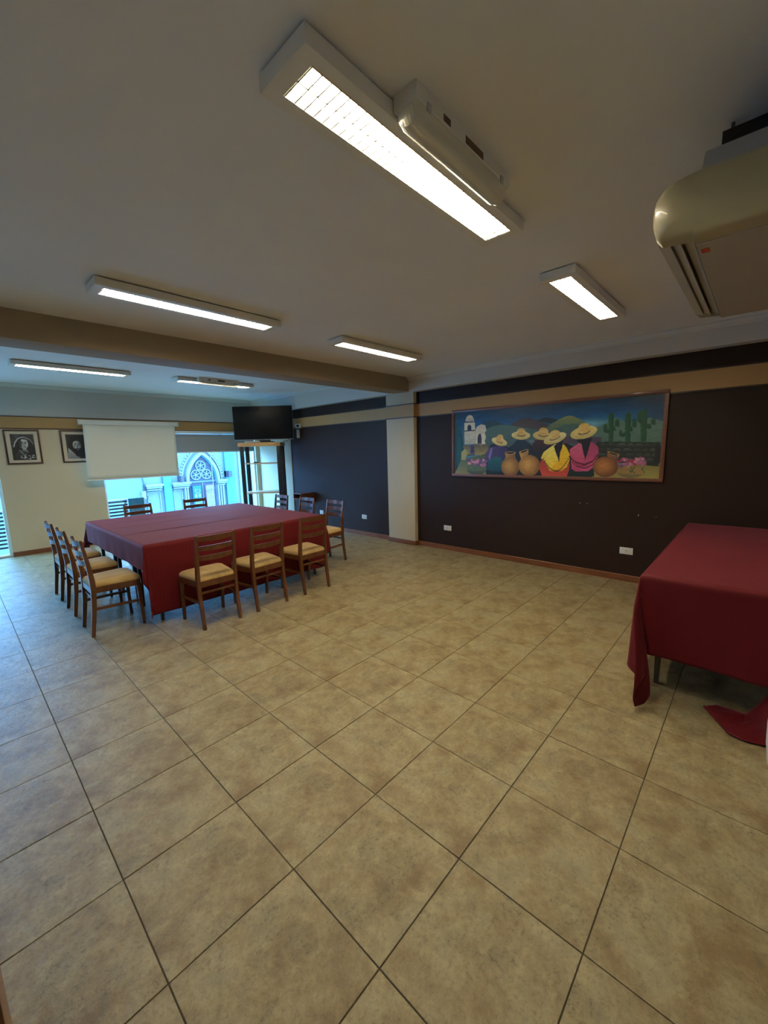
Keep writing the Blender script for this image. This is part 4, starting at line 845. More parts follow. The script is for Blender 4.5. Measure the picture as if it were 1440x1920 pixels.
((150,50,80),(150,50,80),'y',[(.953,.183),(.951,.168),(.946,.162),(.941,.168),(.938,.182),(.940,.197),(.945,.204),(.951,.198),(.953,.183)]),
((150,50,80),(150,50,80),'y',[(.894,.209),(.891,.196),(.885,.190),(.878,.195),(.875,.209),(.878,.223),(.884,.229),(.891,.223),(.894,.209)]),
((96,76,112),(96,76,112),'y',[(.951,.210),(.949,.198),(.942,.192),(.936,.197),(.933,.210),(.935,.222),(.942,.228),(.948,.223),(.951,.210)]),
((130,100,135),(130,100,135),'y',[(.928,.232),(.926,.217),(.920,.211),(.914,.217),(.912,.231),(.914,.246),(.920,.252),(.925,.246),(.928,.232)]),
((150,50,80),(150,50,80),'y',[(.906,.198),(.904,.187),(.898,.182),(.891,.186),(.888,.197),(.891,.208),(.897,.213),(.904,.208),(.906,.198)]),
((130,100,135),(130,100,135),'y',[(.864,.169),(.861,.154),(.855,.148),(.848,.154),(.845,.168),(.847,.182),(.854,.188),(.861,.183),(.864,.169)]),
((96,76,112),(96,76,112),'y',[(.936,.234),(.935,.221),(.931,.215),(.927,.221),(.926,.234),(.927,.247),(.931,.253),(.934,.247),(.936,.234)]),
((130,100,135),(130,100,135),'y',[(.949,.162),(.946,.150),(.940,.145),(.934,.149),(.931,.161),(.933,.173),(.940,.178),(.946,.173),(.949,.162)]),
((130,100,135),(130,100,135),'y',[(.924,.206),(.922,.194),(.916,.189),(.911,.194),(.909,.205),(.911,.217),(.916,.222),(.921,.217),(.924,.206)]),
((150,50,80),(150,50,80),'y',[(.875,.245),(.872,.233),(.866,.229),(.860,.233),(.857,.244),(.859,.256),(.866,.261),(.872,.256),(.875,.245)]),
((150,50,80),(150,50,80),'y',[(.911,.223),(.908,.212),(.903,.208),(.896,.212),(.894,.223),(.896,.234),(.902,.238),(.908,.234),(.911,.223)]),
((130,100,135),(130,100,135),'y',[(.950,.200),(.949,.186),(.945,.180),(.941,.186),(.939,.199),(.941,.213),(.944,.219),(.948,.213),(.950,.200)]),
((168,96,130),(168,96,130),'y',[(.943,.182),(.941,.167),(.936,.161),(.932,.167),(.929,.181),(.931,.196),(.936,.202),(.941,.197),(.943,.182)]),
((168,96,130),(168,96,130),'y',[(.938,.207),(.936,.196),(.931,.191),(.927,.196),(.924,.207),(.926,.218),(.931,.223),(.936,.219),(.938,.207)]),
((168,96,130),(168,96,130),'y',[(.878,.172),(.876,.156),(.869,.149),(.862,.156),(.859,.172),(.862,.188),(.868,.195),(.875,.188),(.878,.172)]),
((190,130,150),(190,130,150),'y',[(.874,.227),(.873,.213),(.869,.207),(.865,.213),(.863,.227),(.865,.241),(.868,.247),(.872,.242),(.874,.227)]),
((190,130,150),(190,130,150),'y',[(.918,.244),(.917,.234),(.913,.230),(.909,.234),(.907,.244),(.908,.254),(.912,.258),(.916,.254),(.918,.244)]),
((168,96,130),(168,96,130),'y',[(.868,.237),(.866,.226),(.863,.221),(.859,.226),(.857,.237),(.858,.249),(.862,.254),(.866,.249),(.868,.237)]),
((150,50,80),(150,50,80),'y',[(.944,.244),(.942,.230),(.937,.224),(.931,.230),(.929,.244),(.931,.259),(.936,.265),(.941,.259),(.944,.244)]),
((150,50,80),(150,50,80),'y',[(.851,.211),(.849,.201),(.845,.196),(.840,.201),(.837,.211),(.839,.222),(.844,.226),(.849,.222),(.851,.211)]),
((150,50,80),(150,50,80),'y',[(.917,.172),(.916,.158),(.911,.152),(.906,.158),(.904,.171),(.906,.185),(.910,.191),(.915,.185),(.917,.172)]),
((150,50,80),(150,50,80),'y',[(.861,.218),(.860,.202),(.856,.195),(.852,.202),(.851,.218),(.852,.234),(.856,.241),(.860,.234),(.861,.218)]),
((190,130,150),(190,130,150),'y',[(.944,.238),(.942,.226),(.936,.221),(.931,.226),(.928,.238),(.930,.250),(.935,.255),(.941,.250),(.944,.238)]),
((190,130,150),(190,130,150),'y',[(.896,.179),(.895,.162),(.891,.155),(.887,.162),(.886,.178),(.887,.195),(.890,.202),(.894,.195),(.896,.179)]),
((130,100,135),(130,100,135),'y',[(.885,.189),(.883,.175),(.880,.169),(.876,.175),(.874,.188),(.875,.202),(.879,.207),(.883,.202),(.885,.189)]),
((130,100,135),(130,100,135),'y',[(.889,.173),(.887,.158),(.881,.152),(.875,.158),(.873,.172),(.875,.187),(.881,.193),(.887,.187),(.889,.173)]),
((190,130,150),(190,130,150),'y',[(.927,.233),(.925,.218),(.919,.212),(.912,.218),(.909,.232),(.912,.247),(.918,.253),(.924,.247),(.927,.233)]),
((96,76,112),(96,76,112),'y',[(.867,.149),(.864,.135),(.858,.128),(.851,.134),(.848,.148),(.851,.163),(.857,.170),(.864,.164),(.867,.149)]),
((190,130,150),(190,130,150),'y',[(.918,.205),(.916,.192),(.911,.186),(.905,.191),(.903,.204),(.905,.217),(.910,.223),(.916,.218),(.918,.205)]),
((40,84,44),(40,84,44),'y',[(.947,.085),(.948,.070),(.946,.066),(.943,.078),(.942,.094),(.944,.097),(.947,.085)]),
((40,84,44),(40,84,44),'y',[(.903,.089),(.901,.075),(.898,.077),(.898,.093),(.900,.107),(.903,.105),(.903,.089)]),
((40,84,44),(40,84,44),'y',[(.939,.119),(.940,.103),(.938,.100),(.935,.112),(.933,.127),(.935,.131),(.939,.119)]),
((40,84,44),(40,84,44),'y',[(.894,.096),(.894,.080),(.892,.077),(.890,.091),(.889,.107),(.892,.110),(.894,.096)]),
((40,84,44),(40,84,44),'y',[(.904,.109),(.903,.093),(.901,.092),(.899,.107),(.899,.123),(.902,.124),(.904,.109)]),
((40,84,44),(40,84,44),'y',[(.909,.129),(.908,.114),(.906,.114),(.904,.129),(.905,.144),(.907,.145),(.909,.129)]),
((40,84,44),(40,84,44),'y',[(.896,.085),(.894,.071),(.891,.072),(.891,.088),(.893,.103),(.895,.101),(.896,.085)]),
((40,84,44),(40,84,44),'y',[(.909,.080),(.910,.064),(.908,.061),(.905,.074),(.904,.090),(.906,.093),(.909,.080)]),
((40,84,44),(40,84,44),'y',[(.901,.082),(.900,.066),(.898,.065),(.896,.080),(.896,.096),(.899,.097),(.901,.082)]),
((40,84,44),(40,84,44),'y',[(.901,.083),(.899,.070),(.896,.072),(.897,.088),(.899,.102),(.902,.099),(.901,.083)]),
((40,84,44),(40,84,44),'y',[(.900,.123),(.900,.107),(.898,.105),(.895,.118),(.895,.134),(.897,.137),(.900,.123)]),
((40,84,44),(40,84,44),'y',[(.942,.111),(.940,.098),(.937,.101),(.938,.116),(.940,.129),(.942,.127),(.942,.111)])]
def paint_bg(SX, TY):
    nv, nu = SX.shape
    top = np.array((14, 50, 78.)); mid = np.array((20, 78, 126.)); low = np.array((70, 118, 140.))
    t = TY[..., None]; img = np.where(t > .8, mid + (top - mid) * (t - .8) / .2, low + (mid - low) * np.clip((t - .55) / .25, 0, 1))
    g = brush(nu, nv, 2, 14, 2) * 14
    img = img + g[..., None] * np.array((.5, .9, 1.0))
    hl = np.exp(-((SX - .72) / .12) ** 2 - ((TY - .70) / .06) ** 2)[..., None] * np.array((60, 60, 45.))
    edge = np.clip((np.abs(SX - .5) - .38) / .12, 0, 1)[..., None]
    return (img + hl) * (1 - .25 * edge)
NU, NV = 560, 190
img = raster(PAINT, NU, NV, paint_bg)
img *= (1 + .22 * brush(NU, NV, 5, 3, 1, 2))[..., None]
M_ART = art_mat('painted_canvas', .38, 1.3)
pt = empty('painting', (XR, 1.78, 1.15)); tag(pt, 'wide framed painting of seated people in straw hats with clay pots', 'painting')
pt_y0, pt_y1, pz0, pz1 = .465, 3.088, 1.150, 2.103
X0 = -.0
fw_ = .038
canvas('canvas', img, (-.022, pt_y1 - fw_ - 1.78, pz0 + fw_ - 1.15), (0, -(pt_y1 - pt_y0 - 2 * fw_), 0), (0, 0, pz1 - pz0 - 2 * fw_), M_ART, pt)
bx('backing_board', -.021, 0, pt_y0 + .01 - 1.78, pt_y1 - .01 - 1.78, .01, pz1 - 1.15 - .01, M_DFRAME, pt)
for y0, y1, z0, z1 in ((pt_y0, pt_y1, pz0, pz0 + fw_), (pt_y0, pt_y1, pz1 - fw_, pz1), (pt_y0, pt_y0 + fw_, pz0 + fw_, pz1 - fw_), (pt_y1 - fw_, pt_y1, pz0 + fw_, pz1 - fw_)):
    bx('frame_rail', -.034, .0, y0 - 1.78, y1 - 1.78, z0 - 1.15, z1 - 1.15, M_FRAMEW, pt, .004)
    c = .010
    bx('frame_bead', -.040, -.030, y0 + c - 1.78, y1 - c - 1.78, z0 + c - 1.15, z1 - c - 1.15, M_FRAMEW, pt, .003)

# ---------------------------------------------------------------- framed photographs
def el(c1, cx, cy, rx, ry, rot=0, c2=None, m='y', n=20):
    r = math.radians(rot)
    return (c1, c2 or c1, m, [(cx + rx * math.cos(a) * math.cos(r) - ry * math.sin(a) * math.sin(r), cy + rx * math.cos(a) * math.sin(r) + ry * math.sin(a) * math.cos(r)) for a in [2 * PI * k / n for k in range(n)]])
def g(v): return (v, v, v)
woman = [(g(70), g(45), 'x', [(0, .55), (.3, .75), (.9, 1), (1, .5), (1, 0), (0, 0)]),
    (g(34), g(24), 'y', [(.03, 0), (.05, .4), (.12, .66), (.22, .80), (.42, .90), (.66, .90), (.85, .80), (.95, .6), (.97, .3), (1, 0)]),
    (g(190), g(150), 'x', [(.09, .52), (.16, .70), (.30, .84), (.48, .90), (.66, .87), (.64, .83), (.46, .85), (.32, .79), (.2, .66), (.13, .5)]),
    (g(150), g(110), 'x', [(.66, .87), (.84, .80), (.95, .62), (.92, .60), (.80, .76), (.64, .83)]),
    el(g(150), .54, .62, .17, .20, -8, g(205), 'x'), (g(215), g(170), 'y', [(.44, .80), (.58, .84), (.70, .74), (.70, .66), (.52, .70), (.42, .72)]),
    (g(60), g(80), 'x', [(.36, .76), (.44, .79), (.46, .60), (.42, .44), (.34, .50)]),
    el(g(45), .62, .66, .045, .012, 0), el(g(50), .50, .665, .04, .012), (g(120), g(190), 'x', [(.58, .66), (.66, .56), (.58, .55)]), el(g(70), .60, .495, .05, .014),
    (g(150), g(110), 'y', [(.46, .44), (.62, .42), (.70, .30), (.40, .30)]), (g(60), g(36), 'y', [(.30, .40), (.52, .36), (.66, .30), (.62, .0), (.1, 0), (.12, .2)])]
for k in range(5): woman.append((g(150), g(110), 'x', [(.30 + .05 * k, .40 - .06 * k), (.44 + .04 * k, .33 - .05 * k), (.42 + .04 * k, .31 - .05 * k), (.29 + .05 * k, .375 - .06 * k)]))
woman += [el(g(28), .47, .665, .045, .018), el(g(28), .60, .655, .045, .018), el(g(30), .46, .70, .055, .010, 6), el(g(30), .61, .69, .05, .010, -6), (g(105), g(150), 'x', [(.53, .65), (.50, .565), (.56, .555)]), el(g(60), .545, .515, .055, .014), (g(40), g(60), 'x', [(.33, .80), (.50, .86), (.68, .80), (.60, .78), (.48, .80), (.38, .72), (.36, .58), (.32, .60)])]
for k in range(16):
    random.seed(k); woman.append(el(g(random.randint(130, 215)), random.uniform(.35, .95), random.uniform(.02, .2), random.uniform(.03, .07), .018, random.uniform(-50, 50), n=8))
man = [(g(40), g(26), 'y', [(0, 1), (1, 1), (1, 0), (.5, 0), (.1, .55)]), (g(165), g(120), 'y', [(0, 0), (.08, .45), (.35, .22), (.62, 0)]),
    (g(24), g(20), 'y', [(.1, .45), (.16, .8), (.3, .96), (.7, 1), (1, .9), (1, .1), (.62, .05), (.34, .22)]),
    el(g(200), .50, .52, .19, .25, 6, g(120), 'x'), (g(16), g(16), 'y', [(.28, .68), (.5, .74), (.72, .69), (.78, .9), (.26, .92)]),
    (g(20), g(16), 'y', [(.29, .50), (.36, .43), (.44, .42), (.53, .44), (.62, .42), (.68, .46), (.74, .56), (.74, .22), (.60, .08), (.44, .10), (.30, .26)]),
    el(g(140), .535, .375, .055, .014), el(g(26), .53, .405, .085, .018),
    el(g(30), .43, .575, .05, .02, -4), el(g(30), .60, .58, .05, .02, 4), el(g(22), .42, .625, .07, .014, 8), el(g(22), .61, .63, .065, .014, -6),
    (g(70), g(120), 'x', [(.52, .60), (.485, .455), (.57, .45)]), el(g(90), .36, .50, .03, .06)]
def grey(v):
    def f(SX, TY): return np.ones(SX.shape + (3,)) * v + (brush(SX.shape[1], SX.shape[0], 9, 3, 3) * 25)[..., None]
    return f
M_PHOTO = art_mat('photo_print', .45, 1.0)
def picture(x0, x1, label, art, seed):
    z0, z1 = 1.487, 2.036; y = YF
    r = empty('framed_photograph', ((x0 + x1) / 2, y, z0)); tag(r, label, 'picture'); k = (x1 - x0) / 2; h = z1 - z0; f = .024
    bx('mat_board', -k + .01, k - .01, -.012, -.002, .01, h - .01, M_MATBD, r)
    im = raster(art, 80, 110, grey(60)); im *= (1 + .25 * brush(80, 110, seed, 1, 1, 1))[..., None]
    canvas('photo_print', im, (-k + .075, -.0135, .065), (2 * k - .15, 0, 0), (0, 0, h - .135), M_PHOTO, r)
    for a, b_, c_, d in ((-k, k, 0, f), (-k, k, h - f, h), (-k, -k + f, f, h - f), (k - f, k, f, h - f)):
        bx('frame_rail', a, b_, -.024, 0, c_, d, M_DFRAME, r, .003)
picture(.445, .885, 'black and white portrait of a woman in a headscarf, dark frame', woman, 3)
picture(1.150, 1.590, 'black and white portrait of a bearded man, partly behind the projection screen', man, 4)

# ---------------------------------------------------------------- projection screen
r = empty('projection_screen', (2.2, 8.36, 2.13)); tag(r, 'pulled-down white projection screen in front of the window', 'projection screen')
bx('housing', -.775, .815, -.04, .04, .0, .08, M_WHITE, r, .012)
bx('housing_end', -.795, -.775, -.045, .045, -.005, .085, M_WHITE, r, .006); bx('housing_end', .815, .835, -.045, .045, -.005, .085, M_WHITE, r, .006)
bm = nb(); n = 24
vs = [[bm.verts.new((-.735 - .03 * j / 12 + (1.505 + .025 * j / 12) * i / n, -.01 + .008 * math.sin(i / n * PI) * math.sin(j / 12 * PI), .005 - .96 * j / 12)) for i in range(n + 1)] for j in range(13)]
for j in range(12):
    for i in range(n): bm.faces.new((vs[j][i], vs[j][i + 1], vs[j + 1][i + 1], vs[j + 1][i]))
o = new_obj('canvas', bm, M_CANVAS, r, True); sm = o.modifiers.new('thick', 'SOLIDIFY'); sm.thickness = .002
bx('weight_bar', -.775, .770, -.02, .0, -.975, -.95, M_WHITE, r, .004)
bx('wall_bracket', -.70, -.67, .04, .135, .03, .07, M_WHITE, r); bx('wall_bracket', .70, .73, .04, .135, .03, .07, M_WHITE, r)

# roller blind
r = empty('roller_blind', (3.25, 8.47, 1.62)); tag(r, 'grey roller blind half lowered over the big window', 'blind')
bx('cassette', -1.53, 1.53, -.035, .03, .375, .43, M_WFRAME, r, .01)
bm = nb(); tube(bm, [(-1.5, .0, .345), (1.5, .0, .345)], .022, 12); new_obj('roller_tube', bm, M_BLIND, r, True)
bx('fabric', -1.5, 1.5, .010, .013, .0, .35, M_BLIND, r); bx('bottom_bar', -1.5, 1.5, .003, .02, -.018, .006, M_WFRAME, r, .004)

# ---------------------------------------------------------------- television on shelf stand
ang = math.atan2(rt.y, rt.x)
st = empty('shelf_stand', (4.18, 7.33, 0), ang); tag(st, 'tall black metal stand with wooden shelves under the television', 'shelf unit')
bx('top_board', -.41, .46, -.02, .42, 1.70, 1.775, M_OAK, st, .004)
for x in (-.345, .41):
    for y, w in ((.0, .038), (.34, .04)):
        bx('post', x - w, x + w, y, y + .035, 0, 1.70, M_BLACK, st, .004)
    bx('foot_bar', x - .03, x + .03, .0, .375, .0, .05, M_BLACK, st, .004)
bx('shelf', -.31, .375, .0, .36, 1.335, 1.36, M_PALEW, st, .004); bx('shelf', -.31, .375, .0, .36, .725, .76, M_PALEW, st, .004)
bx('shelf', -.31, .375, .0, .36, .12, .15, M_PALEW, st, .004)
tag(bx('remote_control', -.0, .085, .0, .045, 0, .022, M_BLKPL, None, .006), 'small dark remote lying on the upper shelf of the stand', 'remote')
o = COL.objects['remote_control']; o.location = (4.18 + math.cos(ang) * -.13 - math.sin(ang) * .06, 7.33 + math.sin(ang) * -.13 + math.cos(ang) * .06, 1.3605); o.rotation_euler = (0, 0, ang)
tv = empty('television', (4.18, 7.33, 1.776), ang + .02); tag(tv, 'black flat television on top of the shelf stand', 'television')
bx('bezel', -.465, .735, -.01, .035, .055, .725, M_BLKPL, tv, .005); bx('screen', -.455, .725, -.0125, -.009, .075, .715, M_SCREEN, tv)
bx('silver_strip', -.46, .73, -.013, .03, .052, .060, M_SILVER, tv); bx('rear_shell', -.2, .48, .035, .10, .12, .6, M_BLKPL, tv, .02)
bx('neck', .02, .25, .02, .07, .0, .3, M_BLKPL, tv, .005); bx('foot_plate', -.27, .05, -.01, .2, .0, .028, M_SILVER, tv, .006); bx('foot_plate', .02, .3, .0, .22, .0, .02, M_BLKPL, tv, .006)

# wooden wall box
r = empty('wooden_wall_box', (4.72, 6.58, .56)); tag(r, 'small open-front wooden box shelf on the dark wall', 'wall shelf')
for q in ((-.18, .18, -.13, -.115, .06, .165), (-.18, .18, .115, .13, .06, .165), (-.18, .18, -.13, .13, .155, .17), (-.18, .18, -.13, .13, .055, .067), (.165, .18, -.13, .13, .06, .165)):
    bx('board', *q, M_WALN, r, .002)
for y in (-.10, .075):
    bm = nb(); prism(bm, [(-.10, .055), (.18, .055), (.18, -.05), (.13, -.05)], 'y', y, y + .025); new_obj('bracket', bm, M_WALN, r)

# ---------------------------------------------------------------- outlets
def outlet(y, z, label, x=XR, w=.135, h=.078):
    r = empty('wall_outlet', (x, y, z)); tag(r, label, 'outlet', 'white wall outlets')
    bx('cover_plate', -.010, 0, -w / 2, w / 2, -h / 2, h / 2, M_WHITE, r, .004)
    bx('socket_module', -.013, -.008, -.024, .024, -.022, .022, M_WHITE, r, .002)
    bm = nb()
    for a, b_ in ((-.008, .006), (.008, .006), (0, -.009)): box(bm, -.0138, -.0128, a - .0022, a + .0022, b_ - .005, b_ + .005)
    new_obj('pin_slots', bm, M_BLKPL, r)
outlet(.763, .357, 'white wall outlet below the painting beside the right tablecloth')
outlet(3.184, .348, 'white wall outlet on the brown wall near the cream pillar')
outlet(5.01, .351, 'white wall outlet beyond the pillar, alone on the dark wall', w=.125)
outlet(6.26, .330, 'white wall outlet low behind the right row of chairs', w=.11)
r = empty('power_socket', (XR, 6.90, 2.10)); tag(r, 'double power socket with a black plug beside the television', 'outlet')
bx('cover_plate', -.02, 0, -.10, .10, -.045, .045, M_WHITE, r, .004); bm = nb(); tube(bm, [(-.02, -.03, 0), (-.06, -.03, 0)], .022, 10); new_obj('black_plug', bm, M_BLKPL, r, True)
bx('socket_surround', -.006, 0, -.115, .115, -.06, .06, M_TRIM, r)
r = empty('switch_box', (XR, 6.90, 1.94)); tag(r, 'small white upright box under the double power socket', 'switch')
bx('cover_plate', -.03, -.0, -.04, .04, -.085, .085, M_WHITE, r, .005); bx('switch_surround', -.006, 0, -.055, .055, -.10, .10, M_TRIM, r)
bm = nb(); tube(bm, [(4.84, 6.93, 2.09), (4.80, 7.0, 1.95), (4.76, 7.05, 1.84), (4.72, 7.10, 1.80), (4.64, 7.12, 1.79)], .006, 6)
tag(new_obj('power_cable', bm, M_BLKPL, None, True), 'thin black cable from wall plug to the television', 'cable')
# ---------------------------------------------------------------- tables
def leg_obj(parent, x, y, h, a=.042, b=.026, m=None):
    bm = nb(); sweep_rect(bm, [(x, y, 0), (x, y, h)], [b, a], [b, a]); return new_obj('leg', bm, m or M_LEGD, parent)
def table(cx, cy, sx, sy, h, label, group=None):
    r = empty('folding_table', (cx, cy, 0)); tag(r, label, 'table', group)
    bx('tabletop', -sx / 2, sx / 2, -sy / 2, sy / 2, h - .03, h, M_TTOP, r, .003)
    fr = nb()
    for q in ((-sx / 2 + .06, sx / 2 - .06, -sy / 2 + .06, -sy / 2 + .08), (-sx / 2 + .06, sx / 2 - .06, sy / 2 - .08, sy / 2 - .06),
              (-sx / 2 + .06, -sx / 2 + .08, -sy / 2 + .06, sy / 2 - .06), (sx / 2 - .08, sx / 2 - .06, -sy / 2 + .06, sy / 2 - .06)): box(fr, *q, h - .09, h - .03)
    new_obj('apron', fr, M_LEGD, r)
    for a in (-1, 1):
        for b_ in (-1, 1): leg_obj(r, a * (sx / 2 - .09), b_ * (sy / 2 - .075), h - .03)
    return r
for k, lab in enumerate(('table under the cloth on the side nearest the window', 'middle table under the big red cloth', 'table under the cloth, front edge behind the three near chairs')):
    table(1.907, 5.538 - .712 * k, 2.01, .70, .763, lab, 'tables pushed together under red cloths')

def smooth(t): t = max(0, min(1, t)); return t * t * (3 - 2 * t)
def drape(name, x0, x1, y0, y1, h, ov, label, nx, ny, group=None, tip=None, seed=0, fold=.020, flare=.07, spill=1.0, seam=(), m=M_CLOTH):
    """ov = overhang (-x, +x, -y, +y). Cloth of a rectangle laid over the top; corners hang as cones with folds."""
    rs = np.random.RandomState(seed); ph = rs.rand(8) * 6.28
    R = .012
    def axis(a0, a1, oa, ob, n):
        L = []
        if oa > 0: L += list(np.linspace(a0 - oa, a0, max(3, int(oa / .015)))[:-1])
        L += list(np.linspace(a0, a1, n))
        if ob > 0: L += list(np.linspace(a1, a1 + ob, max(3, int(ob / .015)))[1:])
        return L
    xs = axis(x0, x1, ov[0], ov[1], nx); ys = axis(y0, y1, ov[2], ov[3], ny)
    bm = nb(); G_ = []
    for b_ in ys:
        row = []
        for a in xs:
            dx = (a - x1) if a > x1 else (a - x0 if a < x0 else 0); dy = (b_ - y1) if b_ > y1 else (b_ - y0 if b_ < y0 else 0)
            px, py = min(max(a, x0), x1), min(max(b_, y0), y1)
            r = math.hypot(dx, dy)
            if r < 1e-6:
                z = h + .0012 * math.sin(a * 9 + ph[0]) * math.sin(b_ * 7 + ph[1])
                for s_ in seam: z += .006 * math.exp(-((b_ - s_ - .004 * math.sin(a * 3)) / .010) ** 2)
                row.append(bm.verts.new((a, b_, z))); continue
            ux, uy = dx / r, dy / r
            th = math.atan2(abs(dy), abs(dx))
            corner = math.sin(2 * th)
            s = a if abs(dy) > abs(dx) else b_
            w = smooth(r / .25)
            amp = fold * w * (.35 + r)
            off = R * min(1, r / .02) + flare * r * (.30 + .70 * corner) + amp * (math.sin(s * 11 + ph[2]) * .6 + math.sin(s * 23 + ph[3]) * .35) * (1 - corner)
            # in the corner the extra cloth gathers into a few deep folds
            off += corner * (w * (.015 + .09 * r) * math.cos(th * 8 + .6) + .01 * w)
            z = h - r
            gx = gy = 0
            if z < .012:
                over = .012 - z; off += over * .75 * spill; z = .012 + .02 * abs(math.sin(over * 20 + s * 30)) * min(1, over * 8)
            off = max(off, .004)
            if tip and dx < 0 < dy: q = corner ** 1.5 * smooth(r / .75); gx += tip[0] * q; gy += tip[1] * q
            row.append(bm.verts.new((px + ux * off + gx, py + uy * off + gy, z)))
        G_.append(row)
    for A, B in zip(G_, G_[1:]):
        for k in range(len(xs) - 1): bm.faces.new((A[k], A[k + 1], B[k + 1], B[k]))
    o = new_obj(name, bm, m); 
    for p in o.data.polygons: p.use_smooth = True
    sm = o.modifiers.new('thick', 'SOLIDIFY'); sm.thickness = .0022; sm.offset = 1
    return tag(o, label, 'tablecloth', group)
drape('tablecloth', .880, 2.93, 3.755, 5.905, .770, (.245, .32, .665, .30), 'large red cloth covering the big table ringed by chairs', 70, 90, None, None, 5, seam=(4.46, 5.02, 5.43), fold=.012, flare=.02)
table(3.70, -.165, 2.05, .70, .752, 'table under the red cloth at the right edge of the picture')
drape('tablecloth', 2.615, 4.76, -.53, .205, .760, (.50, .03, .50,   .60), 'long red cloth on the right table, corners trailing on the floor', 60, 26, None, (-.16, -.16), 8, fold=.015, flare=.10, seam=())

# the cloth corner that lies on the floor at the far end of the right table
UP = [(2.618, -.150), (2.690, -.205), (2.690, -.276), (2.675, -.335), (2.640, -.385), (2.612, -.44), (2.61, -.56)]
LO = [(2.612, -.156), (2.507, -.222), (2.425, -.272), (2.408, -.337), (2.428, -.417), (2.45, -.50), (2.46, -.56)]
UZ = [.010, .012, .014, .02, .12, .27, .30]
def pick(L, t):
    f = t * (len(L) - 1); k = min(int(f), len(L) - 2); f -= k; a, b_ = L[k], L[k + 1]
    return a + (b_ - a) * f if not isinstance(a, tuple) else tuple(p + (q - p) * f for p, q in zip(a, b_))
bm = nb(); vs = []
for j in range(25):
    t = j / 24; u_, l_, uz = pick(UP, t), pick(LO, t), pick(UZ, t); row = []
    for i in range(15):
        v = i / 14
        z = .010 + (uz - .010) * (1 - v) ** 3 + .016 * abs(math.sin(v * 9 + t * 7) * math.sin(t * 11 + v * 4)) * math.sin(PI * v)
        row.append(bm.verts.new((u_[0] + (l_[0] - u_[0]) * v, u_[1] + (l_[1] - u_[1]) * v, z)))
    vs.append(row)
for A, B in zip(vs, vs[1:]):
    for k in range(14): bm.faces.new((A[k], A[k + 1], B[k + 1], B[k]))
o = new_obj('trailing_corner', bm, M_CLOTH, COL.objects['tablecloth.001'], True); sm = o.modifiers.new('thick', 'SOLIDIFY'); sm.thickness = .003

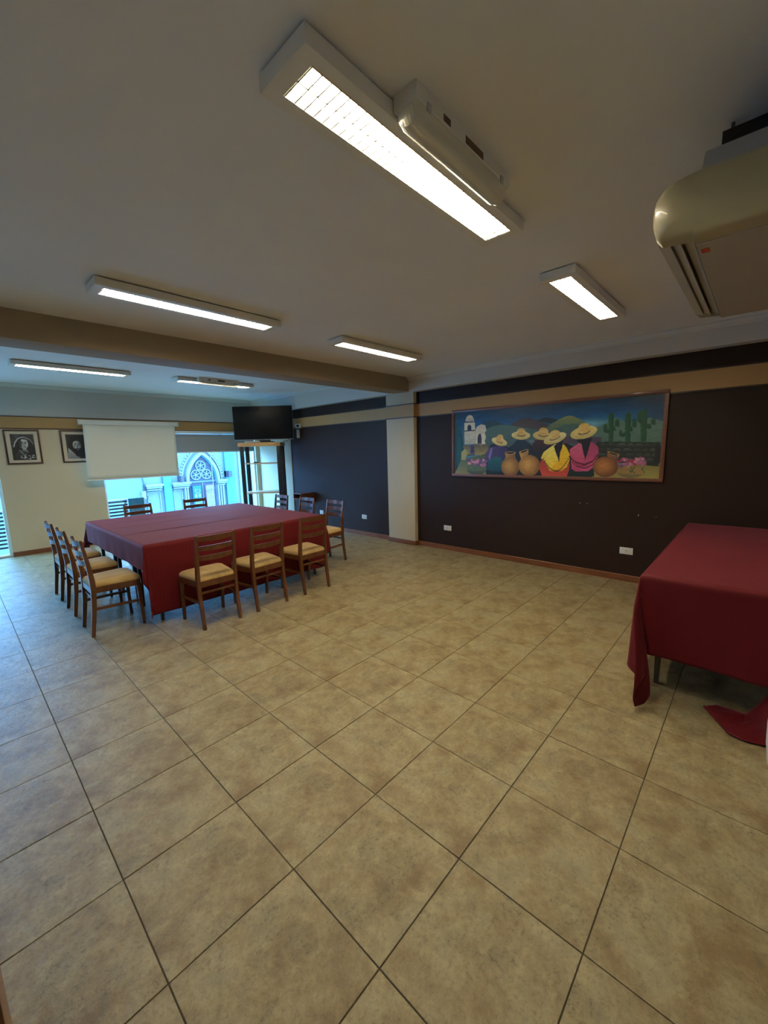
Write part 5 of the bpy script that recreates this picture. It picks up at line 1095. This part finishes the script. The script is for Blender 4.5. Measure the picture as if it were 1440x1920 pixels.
# ---------------------------------------------------------------- chairs
def chair():
    r = empty('dining_chair', (0, 0, 0))
    # rear legs run on as back posts
    for s in (-1, 1):
        path = [(s * .172, -.205, 0), (s * .172, -.192, .10), (s * .173, -.172, .25), (s * .174, -.160, .40), (s * .174, -.160, .50), (s * .173, -.170, .62), (s * .172, -.188, .76), (s * .171, -.203, .868)]
        bm = nb(); sweep_rect(bm, path, [.027, .028, .030, .032, .032, .030, .027, .024], [.030, .032, .036, .040, .040, .034, .028, .022])
        bmesh.ops.bevel(bm, geom=bm.edges[:], offset=.003, segments=1, affect='EDGES'); new_obj('leg', bm, M_WALN, r, True)
    for s in (-1, 1):
        bm = nb(); sweep_rect(bm, [(s * .192, .195, 0), (s * .194, .190, .20), (s * .194, .187, .40)], [.026, .030, .036], [.026, .030, .036])
        bmesh.ops.bevel(bm, geom=bm.edges[:], offset=.003, segments=1, affect='EDGES'); new_obj('leg', bm, M_WALN, r, True)
    # seat frame: rounded trapezoid ring
    def outline(grow=0.0, n=6):
        P = []; wf_, wb, yf, yb, rad = .215 + grow, .178 + grow, .215 + grow, -.175 - grow, .05
        for cx, cy, a0 in ((wf_ - rad, yf - rad, 0), (-wf_ + rad, yf - rad, 90), (-wb + .02, yb + .02, 180), (wb - .02, yb + .02, 270)):
            rr = rad if cy > 0 else .02
            for k in range(n + 1):
                a = math.radians(a0 + 90 * k / n); P.append((cx + rr * math.cos(a), cy + rr * math.sin(a)))
        return P
    bm = nb(); prism(bm, outline(), 'z', .385, .440); new_obj('seat_frame', bm, M_WALN, r, True)
    bm = nb(); O = outline(-.004); rings = []
    for sc, z in ((1.0, .436), (1.012, .448), (1.0, .462), (.94, .476), (.80, .487), (.55, .494), (.25, .497)):
        rings.append([bm.verts.new((x * sc, .02 + (y - .02) * sc, z)) for x, y in O])
    n = len(O)
    for A, B in zip(rings, rings[1:]):
        for k in range(n): bm.faces.new((A[k], A[(k + 1) % n], B[(k + 1) % n], B[k]))
    bm.faces.new(rings[-1]); bm.faces.new(rings[0][::-1]); new_obj('seat_cushion', bm, M_SEAT, r, True)
    # three curved back slats
    for z, yb, hh in ((.835, -.198, .050), (.745, -.187, .046), (.655, -.176, .046)):
        bm = nb(); N = 12; prev = None
        for k in range(N + 1):
            t = k / N; x = -.165 + .33 * t; y = yb - .030 * math.sin(PI * t) + .004
            h2 = hh / 2 * (1 - .18 * abs(2 * t - 1) ** 2) ; sag = -.004 * math.sin(PI * t)
            cur = [bm.verts.new(q) for q in ((x, y - .006, z - h2 + sag), (x, y + .006, z - h2 + sag), (x, y + .006 - .004, z + h2), (x, y - .006 - .004, z + h2))]
            if prev:
                for q in range(4): bm.faces.new((prev[q], prev[(q + 1) % 4], cur[(q + 1) % 4], cur[q]))
            else: bm.faces.new(cur[::-1])
            prev = cur
        bm.faces.new(prev); new_obj('slat', bm, M_WALN, r, True)
    for s in (-1, 1):
        bm = nb(); sweep_rect(bm, [(s * .176, -.170, .245), (s * .193, .185, .235)], .016, .024); new_obj('stretcher', bm, M_WALN, r)
    bm = nb(); sweep_rect(bm, [(-.172, -.158, .33), (.172, -.158, .33)], .014, .02, Vector((0, 1, 0))); new_obj('stretcher', bm, M_WALN, r)
    return r
proto = chair(); used = False
GRP = 'dining chairs around the big table'
for x, y, deg, lab in (
    (.655, 4.10, -90, 'wooden chair on the left side of the table, closest to the camera'),
    (.655, 4.81, -90, 'middle wooden chair of the left row beside the table'),
    (.655, 5.48, -90, 'wooden chair of the left row farthest along, toward the window wall'),
    (1.330, 3.49, 0, 'first wooden chair from the left along the front of the table'),
    (1.860, 3.50, 2, 'middle wooden chair along the front of the table, tan seat'),
    (2.450, 3.515, 1, 'third wooden chair along the front, at the table corner nearest the pillar'),
    (3.325, 4.20, 90, 'wooden chair on the wall side of the table, whole seat in view'),
    (3.325, 4.87, 90, 'middle chair of the wall-side row, only its back showing'),
    (3.325, 5.57, 90, 'chair of the wall-side row nearest the television stand'),
    (1.61, 6.21, 180, 'chair on the window side of the table, in front of the dark railing'),
    (2.44, 6.21, 180, 'chair on the window side of the table, in front of the arched doorway')):
    c = copy_tree(proto) if used else proto; used = True
    c.location = (x, y, .0005); c.rotation_euler = (0, 0, math.radians(deg)); tag(c, lab, 'chair', GRP)

# white rounded bin at the right edge
r = empty('waste_bin', (2.285, -.53, 0)); tag(r, 'white rounded bin at the right edge beside the trailing cloth', 'bin')
bm = nb(); prof = [(a * .72, b_) for a, b_ in [(.0, .002), (.135, .002), (.150, .02), (.165, .12), (.170, .22), (.165, .33), (.152, .42), (.155, .43), (.148, .432), (.140, .42), (.150, .22), (.12, .03), (.0, .02)]]
rings = [[bm.verts.new((max(p, .001) * math.cos(2 * PI * k / 32), max(p, .001) * math.sin(2 * PI * k / 32), z)) for k in range(32)] for p, z in prof]
for A, B in zip(rings, rings[1:]):
    for k in range(32): bm.faces.new((A[k], A[(k + 1) % 32], B[(k + 1) % 32], B[k]))
new_obj('bin_body', bm, M_WHITE, r, True)
bm = nb(); tube(bm, [(.112 * math.cos(2 * PI * k / 32), .112 * math.sin(2 * PI * k / 32), .43) for k in range(33)], .007, 6, False); new_obj('bin_rim', bm, M_WHITE, r, True)
